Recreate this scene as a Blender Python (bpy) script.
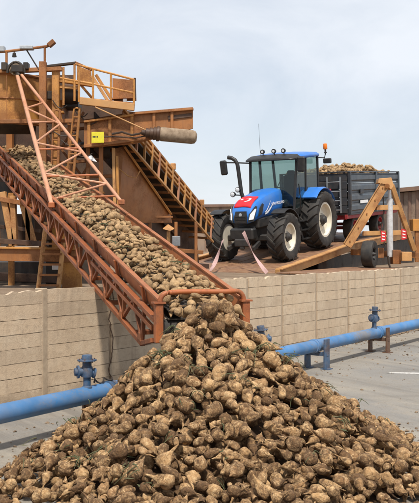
import bpy, bmesh, math, random
import numpy as np
from mathutils import Vector as V, Matrix as M4

R = math.radians
random.seed(7)
rng = np.random.default_rng(11)
sc = bpy.context.scene
for o in list(bpy.data.objects):
    bpy.data.objects.remove(o)
col = sc.collection

# ------------------------------------------------------------------ camera
F, CX, HY, EYE = 850.0, 209.5, 240.0, 1.8      # focal length and horizon in photo pixels, eye height in m
cam = bpy.data.cameras.new('camera')
cam_o = bpy.data.objects.new('camera', cam)
col.objects.link(cam_o)
cam.sensor_fit = 'VERTICAL'
cam.sensor_height = 24
cam.sensor_width = 24
cam.lens = F / 503 * 24
cam.shift_y = -(251.5 - HY) / 503
cam.clip_end = 3000
cam_o.location = (0, 0, EYE)
cam_o.rotation_euler = (R(90), 0, 0)
sc.camera = cam_o
sc.render.resolution_x, sc.render.resolution_y = 853, 1024

# ------------------------------------------------------------------ light
SUN = V((0.07, -0.60, 1.0)).normalized()        # towards the sun
elev = math.asin(SUN.z)
w = bpy.data.worlds.new('World')
sc.world = w
w.use_nodes = True
nt = w.node_tree
nt.nodes.clear()
n_out = nt.nodes.new('ShaderNodeOutputWorld')
n_bg = nt.nodes.new('ShaderNodeBackground')
n_sky = nt.nodes.new('ShaderNodeTexSky')
n_sky.sky_type = 'NISHITA'
n_sky.sun_disc = False
n_sky.sun_elevation = elev
n_sky.sun_rotation = math.atan2(SUN.x, SUN.y)
n_sky.air_density = 1.0
n_sky.dust_density = 1.2
n_sky.ozone_density = 1.0
n_tc = nt.nodes.new('ShaderNodeTexCoord')
n_mp = nt.nodes.new('ShaderNodeMapping')
n_mp.inputs['Scale'].default_value = (1.5, 1.5, 3.0)
n_mp.inputs['Rotation'].default_value = (0.1, 0.25, 0.4)
n_no = nt.nodes.new('ShaderNodeTexNoise')
n_no.inputs['Scale'].default_value = 2.2
n_no.inputs['Detail'].default_value = 7
n_no.inputs['Roughness'].default_value = 0.55
n_no.inputs['Distortion'].default_value = 0.5
n_cr = nt.nodes.new('ShaderNodeValToRGB')
n_cr.color_ramp.elements[0].position = 0.33
n_cr.color_ramp.elements[0].color = (0.52,) * 3 + (1,)
n_cr.color_ramp.elements[1].position = 0.66
n_cr.color_ramp.elements[1].color = (0.95,) * 3 + (1,)
n_mx = nt.nodes.new('ShaderNodeMix')
n_mx.data_type = 'RGBA'
n_mx.inputs[7].default_value = (7.9, 8.3, 8.9, 1)      # thin bright cloud veil
lk = nt.links.new
lk(n_tc.outputs['Generated'], n_mp.inputs['Vector'])
lk(n_mp.outputs['Vector'], n_no.inputs['Vector'])
lk(n_no.outputs['Fac'], n_cr.inputs['Fac'])
lk(n_cr.outputs['Color'], n_mx.inputs[0])
lk(n_sky.outputs['Color'], n_mx.inputs[6])
lk(n_mx.outputs[2], n_bg.inputs['Color'])
n_bg.inputs['Strength'].default_value = 0.115
lk(n_bg.outputs['Background'], n_out.inputs['Surface'])

sun = bpy.data.lights.new('sun', 'SUN')
sun.energy = 4.9
sun.angle = R(5.0)
sun.color = (1.0, 0.94, 0.85)
sun_o = bpy.data.objects.new('sun', sun)
col.objects.link(sun_o)
sun_o.rotation_euler = SUN.to_track_quat('Z', 'Y').to_euler()
sc.view_settings.view_transform = 'Standard'
sc.view_settings.look = 'None'
sc.view_settings.gamma = 1
sc.view_settings.exposure = 0.0

# ------------------------------------------------------------------ helpers
def P(x, y, d):
    """photo pixel + distance -> world point"""
    return V(((x - CX) / F * d, d, EYE - (y - HY) / F * d))

W = {}        # offset of each object's origin inside its root frame


class MB:
    def __init__(s):
        s.v, s.f = [], []

    def add(s, vs, fs):
        b = len(s.v)
        s.v += [tuple(p) for p in vs]
        s.f += [tuple(i + b for i in f) for f in fs]
        return s

    def box(s, c, size, rot=None):
        c = V(c)
        hx, hy, hz = [k / 2 for k in size]
        vs = [V((x, y, z)) for x in (-hx, hx) for y in (-hy, hy) for z in (-hz, hz)]
        if rot is not None:
            vs = [rot @ p for p in vs]
        return s.add([c + p for p in vs], [(0, 1, 3, 2), (4, 6, 7, 5), (0, 4, 5, 1), (2, 3, 7, 6), (0, 2, 6, 4), (1, 5, 7, 3)])

    def beam(s, p, q, a, b, up=(0, 0, 1)):
        """bar from p to q, a wide (sideways), b high (along up)"""
        p, q = V(p), V(q)
        t = (q - p).normalized()
        up = V(up)
        if abs(t.dot(up)) > .98:
            up = V((1, 0, 0)) if abs(t.x) < .9 else V((0, 1, 0))
        sd = t.cross(up).normalized()
        u = sd.cross(t).normalized()
        vs = []
        for e in (p, q):
            for i, j in ((-1, -1), (1, -1), (1, 1), (-1, 1)):
                vs.append(e + sd * (i * a / 2) + u * (j * b / 2))
        return s.add(vs, [(0, 1, 2, 3), (7, 6, 5, 4), (0, 4, 5, 1), (1, 5, 6, 2), (2, 6, 7, 3), (3, 7, 4, 0)])

    def path(s, pts, r, n=8, r1=None, closed=False):
        pts = [V(p) for p in pts]
        k = len(pts)
        ref = V((0.13, 0.21, 0.97))
        rings = []
        for i, p in enumerate(pts):
            if closed:
                t = (pts[(i + 1) % k] - pts[i - 1]).normalized()
            else:
                t = (pts[min(i + 1, k - 1)] - pts[max(i - 1, 0)]).normalized()
            if abs(t.dot(ref)) > .95:
                ref = V((0.9, 0.3, 0.1)).normalized()
            a = t.cross(ref).normalized()
            b = a.cross(t).normalized()
            rr = r if r1 is None else r + (r1 - r) * i / (k - 1)
            rings.append([p + a * (rr * math.cos(2 * math.pi * j / n)) + b * (rr * math.sin(2 * math.pi * j / n)) for j in range(n)])
        vs = [p for ring in rings for p in ring]
        fs = []
        for i in range(k if closed else k - 1):
            i2 = (i + 1) % k
            for j in range(n):
                j2 = (j + 1) % n
                fs.append((i * n + j, i2 * n + j, i2 * n + j2, i * n + j2))
        if not closed:
            fs.append(tuple(range(n)))
            fs.append(tuple((k - 1) * n + j for j in reversed(range(n))))
        return s.add(vs, fs)

    def tube(s, p, q, r, n=10, r1=None):
        return s.path([p, q], r, n, r1)

    def lathe(s, prof, o=(0, 0, 0), axis=(0, 0, 1), n=20, caps=True):
        """prof: (radius, height) pairs, turned round axis through o"""
        o, ax = V(o), V(axis).normalized()
        a = ax.orthogonal().normalized()
        b = ax.cross(a)
        vs = []
        for (r, h) in prof:
            for j in range(n):
                t = 2 * math.pi * j / n
                vs.append(o + ax * h + (a * math.cos(t) + b * math.sin(t)) * max(r, 1e-4))
        fs = []
        for i in range(len(prof) - 1):
            for j in range(n):
                j2 = (j + 1) % n
                fs.append((i * n + j, i * n + j2, (i + 1) * n + j2, (i + 1) * n + j))
        if caps:
            fs.append(tuple(reversed(range(n))))
            fs.append(tuple((len(prof) - 1) * n + j for j in range(n)))
        return s.add(vs, fs)

    def slab(s, poly, th):
        """polygon (3d points) given a thickness vector"""
        th = V(th)
        n = len(poly)
        poly = [V(p) for p in poly]
        vs = poly + [p + th for p in poly]
        fs = [tuple(range(n)), tuple(n + i for i in reversed(range(n)))]
        fs += [(i, n + i, n + (i + 1) % n, (i + 1) % n) for i in range(n)]
        return s.add(vs, fs)

    def loft(s, secs, closed_ring=True, caps=True):
        n = len(secs[0])
        vs = [p for c in secs for p in c]
        fs = []
        for i in range(len(secs) - 1):
            for j in range(n if closed_ring else n - 1):
                j2 = (j + 1) % n
                fs.append((i * n + j, i * n + j2, (i + 1) * n + j2, (i + 1) * n + j))
        if caps and closed_ring:
            fs.append(tuple(reversed(range(n))))
            fs.append(tuple((len(secs) - 1) * n + j for j in range(n)))
        return s.add(vs, fs)

    def build(s, name, mat, parent=None, bevel=0, smooth=35, solid=0, subsurf=0):
        vs = [V(p) for p in s.v]
        lo = V([min(p[i] for p in vs) for i in range(3)])
        hi = V([max(p[i] for p in vs) for i in range(3)])
        c = (lo + hi) / 2
        if parent is None:
            c.z = lo.z
        me = bpy.data.meshes.new(name)
        me.from_pydata([p - c for p in vs], [], s.f)
        bm = bmesh.new()
        bm.from_mesh(me)
        bmesh.ops.recalc_face_normals(bm, faces=bm.faces)
        if bevel:
            es = [e for e in bm.edges if len(e.link_faces) == 2 and e.calc_face_angle(0) > .5]
            bmesh.ops.bevel(bm, geom=es, offset=bevel, segments=1, profile=.5, affect='EDGES', clamp_overlap=True)
        bm.to_mesh(me)
        bm.free()
        me.shade_smooth()
        me.set_sharp_from_angle(angle=R(smooth))
        me.materials.append(mat)
        o = bpy.data.objects.new(name, me)
        col.objects.link(o)
        if solid:
            m = o.modifiers.new('solid', 'SOLIDIFY')
            m.thickness = solid
            m.offset = 0
        if subsurf:
            m = o.modifiers.new('sub', 'SUBSURF')
            m.levels = m.render_levels = subsurf
        o.parent = parent
        o.location = c - (W.get(parent, V((0, 0, 0))) if parent else V((0, 0, 0)))
        W[o] = c
        return o


def empty(name, loc, rotated=False):
    o = bpy.data.objects.new(name, None)
    o.empty_display_size = .2
    col.objects.link(o)
    o.location = loc
    W[o] = V((0, 0, 0)) if rotated else V(loc)
    return o


def tag(o, label=None, cat=None, group=None, kind=None):
    if label:
        o['label'] = label
    if cat:
        o['category'] = cat
    if group:
        o['group'] = group
    if kind:
        o['kind'] = kind
    return o


# ------------------------------------------------------------------ materials
def new_mat(name):
    m = bpy.data.materials.new(name)
    m.use_nodes = True
    t = m.node_tree
    b = t.nodes['Principled BSDF']
    return m, t, b


def noise(t, vec, scale, detail=5, rough=.55, dist=0):
    n = t.nodes.new('ShaderNodeTexNoise')
    n.inputs['Scale'].default_value = scale
    n.inputs['Detail'].default_value = detail
    n.inputs['Roughness'].default_value = rough
    n.inputs['Distortion'].default_value = dist
    if vec is not None:
        t.links.new(vec, n.inputs['Vector'])
    return n.outputs['Fac']


def ramp(t, fac, lo, hi, a=0., b=1.):
    n = t.nodes.new('ShaderNodeMapRange')
    n.inputs['From Min'].default_value = lo
    n.inputs['From Max'].default_value = hi
    n.inputs['To Min'].default_value = a
    n.inputs['To Max'].default_value = b
    t.links.new(fac, n.inputs['Value'])
    return n.outputs['Result']


def mix(t, fac, a, b, mode='MIX'):
    n = t.nodes.new('ShaderNodeMix')
    n.data_type = 'RGBA'
    n.blend_type = mode
    for k, x in ((0, fac), (6, a), (7, b)):
        if isinstance(x, bpy.types.NodeSocket):
            t.links.new(x, n.inputs[k])
        elif k == 0:
            n.inputs[0].default_value = x
        else:
            n.inputs[k].default_value = (*x, 1)
    return n.outputs[2]


def math_n(t, op, a, b=None):
    n = t.nodes.new('ShaderNodeMath')
    n.operation = op
    for k, x in ((0, a), (1, b)):
        if x is None:
            continue
        if isinstance(x, bpy.types.NodeSocket):
            t.links.new(x, n.inputs[k])
        else:
            n.inputs[k].default_value = x
    return n.outputs[0]


def bump(t, b, h, strength=.3, dist=.01):
    n = t.nodes.new('ShaderNodeBump')
    n.inputs['Strength'].default_value = strength
    n.inputs['Distance'].default_value = dist
    t.links.new(h, n.inputs['Height'])
    t.links.new(n.outputs['Normal'], b.inputs['Normal'])


def stretched(t, pos, sx, sy, sz):
    n = t.nodes.new('ShaderNodeMapping')
    n.inputs['Scale'].default_value = (sx, sy, sz)
    t.links.new(pos, n.inputs['Vector'])
    return n.outputs['Vector']


def painted(name, paint, wear, dust=(.44, .28, .145), scale=6, wear_amt=.5, dust_amt=.35, rough=.55, metal=0, streak=True, local=False, vary=.12):
    """weathered paint: chips down to rust, runs downwards, settled dust"""
    m, t, b = new_mat(name)
    if local:
        pos = t.nodes.new('ShaderNodeTexCoord').outputs['Object']
    else:
        pos = t.nodes.new('ShaderNodeNewGeometry').outputs['Position']
    big = noise(t, pos, scale * .22, 4, .6)
    fine = noise(t, pos, scale * 7, 7, .72, .3)
    chips = ramp(t, math_n(t, 'ADD', math_n(t, 'MULTIPLY', big, .75), math_n(t, 'MULTIPLY', fine, .45)), .66 - wear_amt * .16, .76 - wear_amt * .12)
    c0 = mix(t, ramp(t, noise(t, pos, scale * .5, 3, .5), .3, .7), paint, tuple(k * .72 for k in paint))
    c = mix(t, math_n(t, 'MULTIPLY', chips, .8), c0, wear)
    if streak:
        st = noise(t, stretched(t, pos, scale * 3, scale * 3, scale * .35), 1.0, 4, .6)
        c = mix(t, ramp(t, st, .5, .8, 0, .55), c, wear)
    oi = t.nodes.new('ShaderNodeObjectInfo')
    c = mix(t, math_n(t, 'MULTIPLY', oi.outputs['Random'], vary * 2), c, (paint[0] * .55, paint[1] * .5, paint[2] * .5))
    du = noise(t, pos, scale * .8, 5, .6)
    c = mix(t, ramp(t, du, .4, .8, 0, dust_amt), c, dust)
    t.links.new(c, b.inputs['Base Color'])
    t.links.new(ramp(t, chips, 0, 1, rough, .9), b.inputs['Roughness'])
    b.inputs['Metallic'].default_value = metal
    bump(t, b, fine, .25, .004)
    return m


def plain(name, c, rough=.5, metal=0, c2=None, scale=20, local=True, bmp=.1):
    m, t, b = new_mat(name)
    b.inputs['Roughness'].default_value = rough
    b.inputs['Metallic'].default_value = metal
    if c2 is None:
        c2 = tuple(k * .7 for k in c)
    pos = t.nodes.new('ShaderNodeTexCoord').outputs['Object'] if local else t.nodes.new('ShaderNodeNewGeometry').outputs['Position']
    f = noise(t, pos, scale, 5, .6)
    t.links.new(mix(t, ramp(t, f, .35, .75), c, c2), b.inputs['Base Color'])
    if bmp:
        bump(t, b, f, bmp, .003)
    return m


M = {}
M['orange'] = painted('orange_paint', (.58, .26, .05), (.19, .07, .026), wear_amt=.62, dust_amt=.2)
M['tan'] = painted('tan_paint', (.60, .315, .11), (.24, .085, .03), wear_amt=.30, dust_amt=.3, scale=8, streak=False)
M['rust'] = painted('rust_paint', (.37, .14, .034), (.14, .052, .02), wear_amt=.5, dust_amt=.2)
M['boom'] = painted('red_oxide', (.33, .095, .028), (.13, .045, .02), wear_amt=.42, dust_amt=.14, scale=9)
M['skirt'] = painted('skirt_paint', (.39, .125, .04), (.17, .06, .026), wear_amt=.42, dust_amt=.25, scale=9)
M['mast'] = painted('faded_pink_red', (.58, .29, .175), (.38, .15, .07), wear_amt=.28, dust_amt=.3)
M['post'] = painted('end_post_paint', (.44, .125, .035), (.14, .05, .025), wear_amt=.35, dust_amt=.15, scale=12)
M['rust_and_shade'] = painted('rust_and_shade', (.075, .034, .018), (.03, .018, .012), wear_amt=.5, dust_amt=.12)  # dark rusty steel, also on backing sheets that stand in for shade
M['black_and_shade'] = painted('grease_and_shade_black', (.022, .017, .014), (.05, .028, .018), wear_amt=.3, dust_amt=.1)  # greasy machine black, also on sheets painted in place of deep shade
M['rubber'] = plain('belt_rubber', (.03, .027, .025), .8, c2=(.07, .055, .042), scale=9)
M['drum'] = plain('drum_lagging', (.30, .225, .155), .9, c2=(.13, .085, .05), scale=11, bmp=.6)
M['pipe_blue'] = painted('pipe_blue', (.052, .19, .42), (.17, .15, .125), dust=(.31, .28, .24), wear_amt=.3, dust_amt=.34, rough=.5, scale=5, streak=False, vary=0)
M['valve_blue'] = painted('valve_blue', (.035, .10, .20), (.06, .05, .045), wear_amt=.3, dust_amt=.25, rough=.5, scale=22)
M['stand_blue'] = painted('stand_blue', (.05, .11, .20), (.08, .05, .04), wear_amt=.35, dust_amt=.2, scale=20)
M['stand_brown'] = painted('stand_brown', (.13, .065, .04), (.06, .035, .025), wear_amt=.4, dust_amt=.25, scale=20)
M['t_blue'] = plain('tractor_blue', (.016, .155, .56), .32, c2=(.05, .17, .45), scale=4, bmp=0)
M['t_black'] = plain('black_plastic', (.012, .012, .013), .5, c2=(.03, .027, .024), scale=9)
M['t_engine'] = plain('engine_grey', (.02, .02, .021), .6, c2=(.05, .042, .035), scale=8)
M['rim'] = plain('cream_rim', (.72, .68, .56), .5, c2=(.58, .52, .42), scale=6)
M['tyre'] = plain('tyre_rubber', (.016, .0155, .015), .75, c2=(.05, .042, .034), scale=5)
M['lens'] = plain('lamp_lens', (.75, .78, .8), .12, c2=(.6, .62, .65), scale=30, bmp=0)
M['amber'] = plain('amber_lens', (.85, .22, .02), .25, c2=(.7, .15, .01), scale=30, bmp=0)
M['white'] = plain('white_print', (.8, .8, .8), .5, c2=(.72, .72, .72), bmp=0)
M['flag_red'] = plain('flag_red', (.62, .012, .022), .75, c2=(.5, .01, .018), scale=12)
M['seat'] = plain('seat_cloth', (.03, .03, .034), .9)
M['trailer'] = painted('trailer_grey', dust=(.30, .27, .23), paint=(.058, .077, .098), wear=(.05, .06, .07), wear_amt=.15, dust_amt=.22, rough=.45, scale=4, local=True)
M['trailer_dark'] = painted('trailer_charcoal', (.030, .036, .045), (.02, .022, .026), wear_amt=.2, dust_amt=.12, rough=.5, scale=4, local=True)
M['trailer_red'] = painted('chassis_red', (.36, .018, .028), (.12, .02, .02), wear_amt=.25, dust_amt=.15, scale=6, local=True)
M['galv'] = plain('galvanised', (.5, .52, .53), .45, .7, c2=(.36, .37, .38), scale=30)
M['chrome'] = plain('cylinder_steel', (.70, .71, .72), .4, .3, c2=(.46, .45, .44), scale=10)
M['strap'] = plain('strap_pink', (.50, .33, .31), .8, c2=(.36, .22, .20), scale=25)
M['yellow'] = plain('sign_yellow', (.68, .60, .03), .5, c2=(.58, .5, .03), bmp=0)
M['ink'] = plain('sign_ink', (.03, .03, .03), .6, bmp=0)
M['sign_red'] = plain('sign_red', (.62, .03, .03), .5, bmp=0)
M['deck'] = painted('deck_boards', (.26, .13, .07), (.12, .06, .04), wear_amt=.5, dust_amt=.5, scale=7)
M['shed'] = painted('shed_sheet', (.30, .22, .165), (.17, .11, .08), wear_amt=.4, dust_amt=.4, scale=2)
M['shed_roof'] = painted('shed_roof', (.20, .12, .085), (.13, .08, .06), wear_amt=.4, dust_amt=.3, scale=2)
M['stalk'] = plain('stalk_green', (.045, .065, .022), .7, c2=(.13, .11, .05), scale=12)
M['wire'] = plain('rusty_wire', (.09, .05, .03), .8)

# glass
m, t, b = new_mat('cab_glass')
b.inputs['Base Color'].default_value = (.62, .80, .74, 1)
b.inputs['Roughness'].default_value = .02
b.inputs['IOR'].default_value = 1.45
tr = t.nodes.new('ShaderNodeBsdfTransparent')
tr.inputs['Color'].default_value = (.72, .80, .78, 1)
gl = t.nodes.new('ShaderNodeBsdfGlossy')
gl.inputs['Roughness'].default_value = .02
lw = t.nodes.new('ShaderNodeLayerWeight')
lw.inputs['Blend'].default_value = .5
refl = ramp(t, math_n(t, 'POWER', lw.outputs['Facing'], 4.0), 0, 1, .045, .55)
ms = t.nodes.new('ShaderNodeMixShader')
t.links.new(refl, ms.inputs[0])
t.links.new(tr.outputs[0], ms.inputs[1])
t.links.new(gl.outputs[0], ms.inputs[2])
t.links.new(ms.outputs[0], t.nodes['Material Output'].inputs['Surface'])
M['glass'] = m

# asphalt with dust, gravel and old stains
m, t, b = new_mat('dusty_asphalt')
pos = t.nodes.new('ShaderNodeNewGeometry').outputs['Position']
g1 = noise(t, pos, .55, 5, .6, .6)
g2 = noise(t, pos, 160, 2, .6)
g3 = noise(t, pos, 9, 6, .65, .3)
g4 = noise(t, stretched(t, pos, .5, 2.2, 1), 1.3, 5, .6, .4)
c = mix(t, ramp(t, g2, .3, .7), (.15, .142, .13), (.28, .262, .235))
c = mix(t, ramp(t, g1, .40, .66, 0, .7), c, (.32, .28, .22))
c = mix(t, ramp(t, g4, .52, .72, 0, .5), c, (.15, .135, .115))
c = mix(t, ramp(t, g3, .54, .70, 0, .6), c, (.22, .175, .125))
rotm = t.nodes.new('ShaderNodeMapping')
rotm.inputs['Rotation'].default_value = (0, 0, R(-35))
t.links.new(pos, rotm.inputs['Vector'])
g6 = noise(t, stretched(t, rotm.outputs['Vector'], 3.2, .16, 1), 1, 5, .65, .3)
c = mix(t, ramp(t, g6, .50, .68, 0, .55), c, (.12, .108, .095))
g7 = noise(t, stretched(t, rotm.outputs['Vector'], 1.4, .3, 1), 1, 6, .7, .8)
c = mix(t, ramp(t, g7, .54, .70, 0, .5), c, (.38, .325, .25))
vo = t.nodes.new('ShaderNodeTexVoronoi')
vo.feature = 'DISTANCE_TO_EDGE'
vo.inputs['Scale'].default_value = .45
wv = t.nodes.new('ShaderNodeVectorMath')
wv.operation = 'ADD'
wn = t.nodes.new('ShaderNodeTexNoise')
wn.inputs['Scale'].default_value = 3
t.links.new(pos, wn.inputs['Vector'])
t.links.new(pos, wv.inputs[0])
t.links.new(wn.outputs['Color'], wv.inputs[1])
t.links.new(wv.outputs[0], vo.inputs['Vector'])
g8 = noise(t, pos, 45, 4, .7)
c = mix(t, ramp(t, g8, .48, .72, 0, .5), c, (.11, .10, .09))
t.links.new(c, b.inputs['Base Color'])
b.inputs['Roughness'].default_value = .93
bump(t, b, g2, .5, .006)
M['asphalt'] = m

m, t, b = new_mat('bare_earth')
pos = t.nodes.new('ShaderNodeNewGeometry').outputs['Position']
g1 = noise(t, pos, 2, 6, .6)
g2 = noise(t, pos, 40, 5, .7)
c = mix(t, ramp(t, g1, .35, .7), (.17, .115, .07), (.29, .21, .14))
c = mix(t, ramp(t, g2, .4, .75, 0, .6), c, (.09, .06, .04))
t.links.new(c, b.inputs['Base Color'])
b.inputs['Roughness'].default_value = .95
bump(t, b, g2, .6, .02)
M['earth'] = m

# concrete planks of the retaining wall
m, t, b = new_mat('wall_concrete')
pos = t.nodes.new('ShaderNodeNewGeometry').outputs['Position']
oi = t.nodes.new('ShaderNodeObjectInfo').outputs['Random']
g1 = noise(t, pos, 3.5, 6, .65, .5)
g2 = noise(t, pos, 70, 5, .7)
g3 = noise(t, stretched(t, pos, 9, 9, 1.2), 1, 5, .6)
g4 = noise(t, stretched(t, pos, 2, 2, 14), 1, 4, .6)
g5 = noise(t, pos, 22, 6, .7, .6)
c = mix(t, oi, (.54, .41, .28), (.45, .345, .24))
c = mix(t, ramp(t, g1, .45, .66, 0, .6), c, (.60, .485, .35))
c = mix(t, ramp(t, g3, .54, .74, 0, .6), c, (.31, .235, .165))
c = mix(t, ramp(t, g4, .54, .74, 0, .35), c, (.38, .27, .17))
c = mix(t, ramp(t, g5, .52, .66, 0, .55), c, (.34, .255, .18))
c = mix(t, ramp(t, g2, .56, .76, 0, .45), c, (.27, .205, .145))
sx = t.nodes.new('ShaderNodeSeparateXYZ')
t.links.new(pos, sx.inputs[0])
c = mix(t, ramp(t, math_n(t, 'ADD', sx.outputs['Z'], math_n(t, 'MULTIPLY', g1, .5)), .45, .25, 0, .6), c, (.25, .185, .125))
t.links.new(c, b.inputs['Base Color'])
b.inputs['Roughness'].default_value = .94
bump(t, b, math_n(t, 'ADD', math_n(t, 'MULTIPLY', g2, .6), math_n(t, 'ADD', g1, g5)), .55, .007)
M['concrete'] = m
M['joint'] = plain('wall_joint', (.40, .31, .22), .95, local=False)
M['post_conc'] = plain('post_concrete', (.40, .31, .215), .92, c2=(.28, .21, .145), scale=14, local=False, bmp=.5)

# sugar beet skin
m, t, b = new_mat('beet_skin')
tc = t.nodes.new('ShaderNodeTexCoord').outputs['Object']
ge = t.nodes.new('ShaderNodeNewGeometry')
oi = t.nodes.new('ShaderNodeObjectInfo').outputs['Random']
rnd = math_n(t, 'FRACT', math_n(t, 'ADD', oi, ge.outputs['Random Per Island']))
pos = ge.outputs['Position']
b1 = noise(t, pos, 14, 5, .65, .6)
b2 = noise(t, pos, 60, 5, .7, .3)
b3 = noise(t, pos, 220, 3, .7)
skin = mix(t, rnd, (.48, .285, .125), (.29, .155, .064))
thr = math_n(t, 'MULTIPLY', math_n(t, 'SUBTRACT', math_n(t, 'FRACT', math_n(t, 'MULTIPLY', rnd, 7.31)), .48), .15)
b4 = noise(t, pos, 32, 5, .7, 1.0)
b5 = noise(t, pos, 21, 6, .72, 1.4)
skin = mix(t, ramp(t, math_n(t, 'ADD', math_n(t, 'MULTIPLY', b5, .75), math_n(t, 'MULTIPLY', b2, .3)), .50, .64, 0, .85), skin, (.74, .51, .27))
soil_f = ramp(t, math_n(t, 'ADD', math_n(t, 'ADD', math_n(t, 'MULTIPLY', b1, .5), math_n(t, 'MULTIPLY', b4, .6)), thr), .49, .62)
skin = mix(t, math_n(t, 'MULTIPLY', soil_f, .93), skin, mix(t, ramp(t, b2, .35, .65), (.055, .027, .010), (.165, .082, .031)))
skin = mix(t, ramp(t, b3, .52, .70, 0, .6), skin, (.06, .033, .015))
t.links.new(skin, b.inputs['Base Color'])
b.inputs['Roughness'].default_value = .88
bump(t, b, math_n(t, 'ADD', math_n(t, 'MULTIPLY', soil_f, .35), math_n(t, 'ADD', math_n(t, 'MULTIPLY', b2, .8), math_n(t, 'MULTIPLY', b3, .4))), .9, .014)
M['beet'] = m
m, t, b = new_mat('dry_beet_skin')          # the washed-out dry load up on belt and trailer
ge = t.nodes.new('ShaderNodeNewGeometry')
b1 = noise(t, ge.outputs['Position'], 16, 5, .65)
b2 = noise(t, ge.outputs['Position'], 80, 4, .7)
skin = mix(t, ge.outputs['Random Per Island'], (.42, .265, .125), (.22, .13, .058))
skin = mix(t, ramp(t, b1, .47, .62, 0, .85), skin, (.15, .085, .038))
skin = mix(t, ramp(t, b2, .50, .7, 0, .6), skin, (.58, .43, .25))
t.links.new(skin, b.inputs['Base Color'])
b.inputs['Roughness'].default_value = .85
bump(t, b, b2, .6, .01)
M['beet_dry'] = m
M['soil'] = plain('shaded_gap_fill', (.045, .024, .011), .95, c2=(.08, .042, .02), scale=40, local=False, bmp=.6)  # soil brown taken near black so gaps between beets look shaded

# ------------------------------------------------------------------ setting
YARD = .93
WALL_A = V((-2.20, 8.98, 0))
WALL_B = V((4.24, 17.25, 0))
WU = (WALL_B - WALL_A).normalized()
WN = V((WU.y, -WU.x, 0))                  # wall face normal, towards the camera side
WALL_H = 1.25

g = MB()
g.add([(-900, -900, 0), (900, -900, 0), (900, 1500, 0), (-900, 1500, 0)], [(0, 1, 2, 3)])
tag(g.build('ground', M['asphalt']), kind='structure')

# raised yard behind the retaining wall
a0 = WALL_A - WU * 9 - WN * .10
a1 = WALL_A + WU * 60 - WN * .10
back = -WN * 700
g = MB()
g.slab([a0 + V((0, 0, YARD)), a1 + V((0, 0, YARD)), a1 + back + V((0, 0, YARD)) + WU * 600, a0 + back + V((0, 0, YARD)) - WU * 600], V((0, 0, -.9)))
tag(g.build('raised_yard', M['earth']), kind='structure')

# painted line on the yard asphalt
g = MB()
q0, q1 = P(385, 373, 11.50), P(470, 374.5, 11.38)
g.add([(q0.x, q0.y - .05, .004), (q1.x, q1.y - .05, .004), (q1.x, q1.y + .05, .004), (q0.x + .1, q0.y + .05, .004)], [(0, 1, 2, 3)])
m, t, b = new_mat('worn_line_paint')
f = noise(t, t.nodes.new('ShaderNodeNewGeometry').outputs['Position'], 30, 6, .7)
t.links.new(mix(t, ramp(t, f, .4, .65), (.62, .60, .56), (.33, .30, .26)), b.inputs['Base Color'])
M['line'] = m
tag(g.build('painted_line', M['line']), kind='structure')

# ------------------------------------------------------------------ retaining wall
wall = empty('retaining_wall', WALL_A + WU * 5)
tag(wall, 'weathered tan concrete plank retaining wall behind the blue pipe', 'wall')
S0 = .60                                  # distance along WU of the post at photo x=45
posts = [S0 + k for k in (-6.1, -5.08, -4.07, -3.05, -2.03, -1.02, 0, 1.02, 2.0, 2.95, 3.9, 4.83, 5.86, 6.95, 7.97, 9.05, 10.1, 11.15, 12.2, 13.25, 14.3, 15.35, 16.4, 17.45, 18.5)]
CRACK = 7


def wp(s, z, n=0.):
    return WALL_A + WU * s + WN * n + V((0, 0, z))


g = MB()
g.slab([wp(posts[0], 0, -.016), wp(posts[-1], 0, -.016), wp(posts[-1], WALL_H - .05, -.016), wp(posts[0], WALL_H - .05, -.016)], -WN * .10)
g.build('wall_core', M['joint'], wall)
rw = random.Random(3)
rows = 8
for i in range(len(posts) - 1):
    sa, sb = posts[i] + .035, posts[i + 1] - .035
    if i == CRACK:
        sa = posts[i] + .018
    if i + 1 == CRACK:
        sb = posts[i + 1] - .004
    tilt = rw.uniform(-.006, .006)
    for r in range(rows):
        h = WALL_H / rows
        z0, z1 = r * h + .0015, (r + 1) * h - .0015
        n0 = rw.uniform(-.004, .003)
        ns = 12
        top, bot = [], []
        ja = rw.uniform(-.02, .02) if i == CRACK else 0
        jb = rw.uniform(-.02, .02) if i + 1 == CRACK else 0
        for k in range(ns + 1):
            s = sa + ja + (sb + jb - sa - ja) * k / ns
            e = .0035
            zt = z1 + rw.uniform(-e, .001) + tilt * (k / ns - .5)
            if r == rows - 1:
                zt += rw.uniform(-.007, .003)
                if rw.random() < .10:
                    zt -= rw.uniform(.012, .035)
            top.append((s, zt))
            bot.append((s, z0 + rw.uniform(-.001, e) + tilt * (k / ns - .5)))
        g = MB()
        ring = top + bot[::-1]
        nn = len(ring)
        vs = [wp(s, z, n0) for s, z in ring] + [wp(s, z, -.05) for s, z in ring]
        fs = []
        for k in range(ns):
            fs.append((k, k + 1, nn - 2 - k, nn - 1 - k))
        fs += [(k, nn + k, nn + (k + 1) % nn, (k + 1) % nn) for k in range(nn)]
        g.add(vs, fs)
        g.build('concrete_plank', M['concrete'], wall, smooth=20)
for i, s in enumerate(posts):
    if i == CRACK:
        continue
    hh = WALL_H + rw.uniform(-.03, .012)
    g = MB()
    g.slab([wp(s - .036, 0, -.02 if i > 8 else .008), wp(s + .036, 0, -.02 if i > 8 else .008), wp(s + .034, hh, -.02 if i > 8 else .008), wp(s - .035, hh, -.02 if i > 8 else .008)], -WN * .14)
    g.build('wall_post', M['post_conc'], wall, bevel=.006)
# rusty wire hanging in the open joint
g = MB()
pts = []
for k in range(26):
    z = WALL_H + .01 - k * .046
    pts.append(wp(posts[CRACK] + .008 + rw.uniform(-.016, .016) + .03 * math.sin(k * .5), z, .010 + rw.uniform(0, .012)))
g.path(pts, .006, 5)
g.build('hanging_wire', M['wire'], wall)
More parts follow.
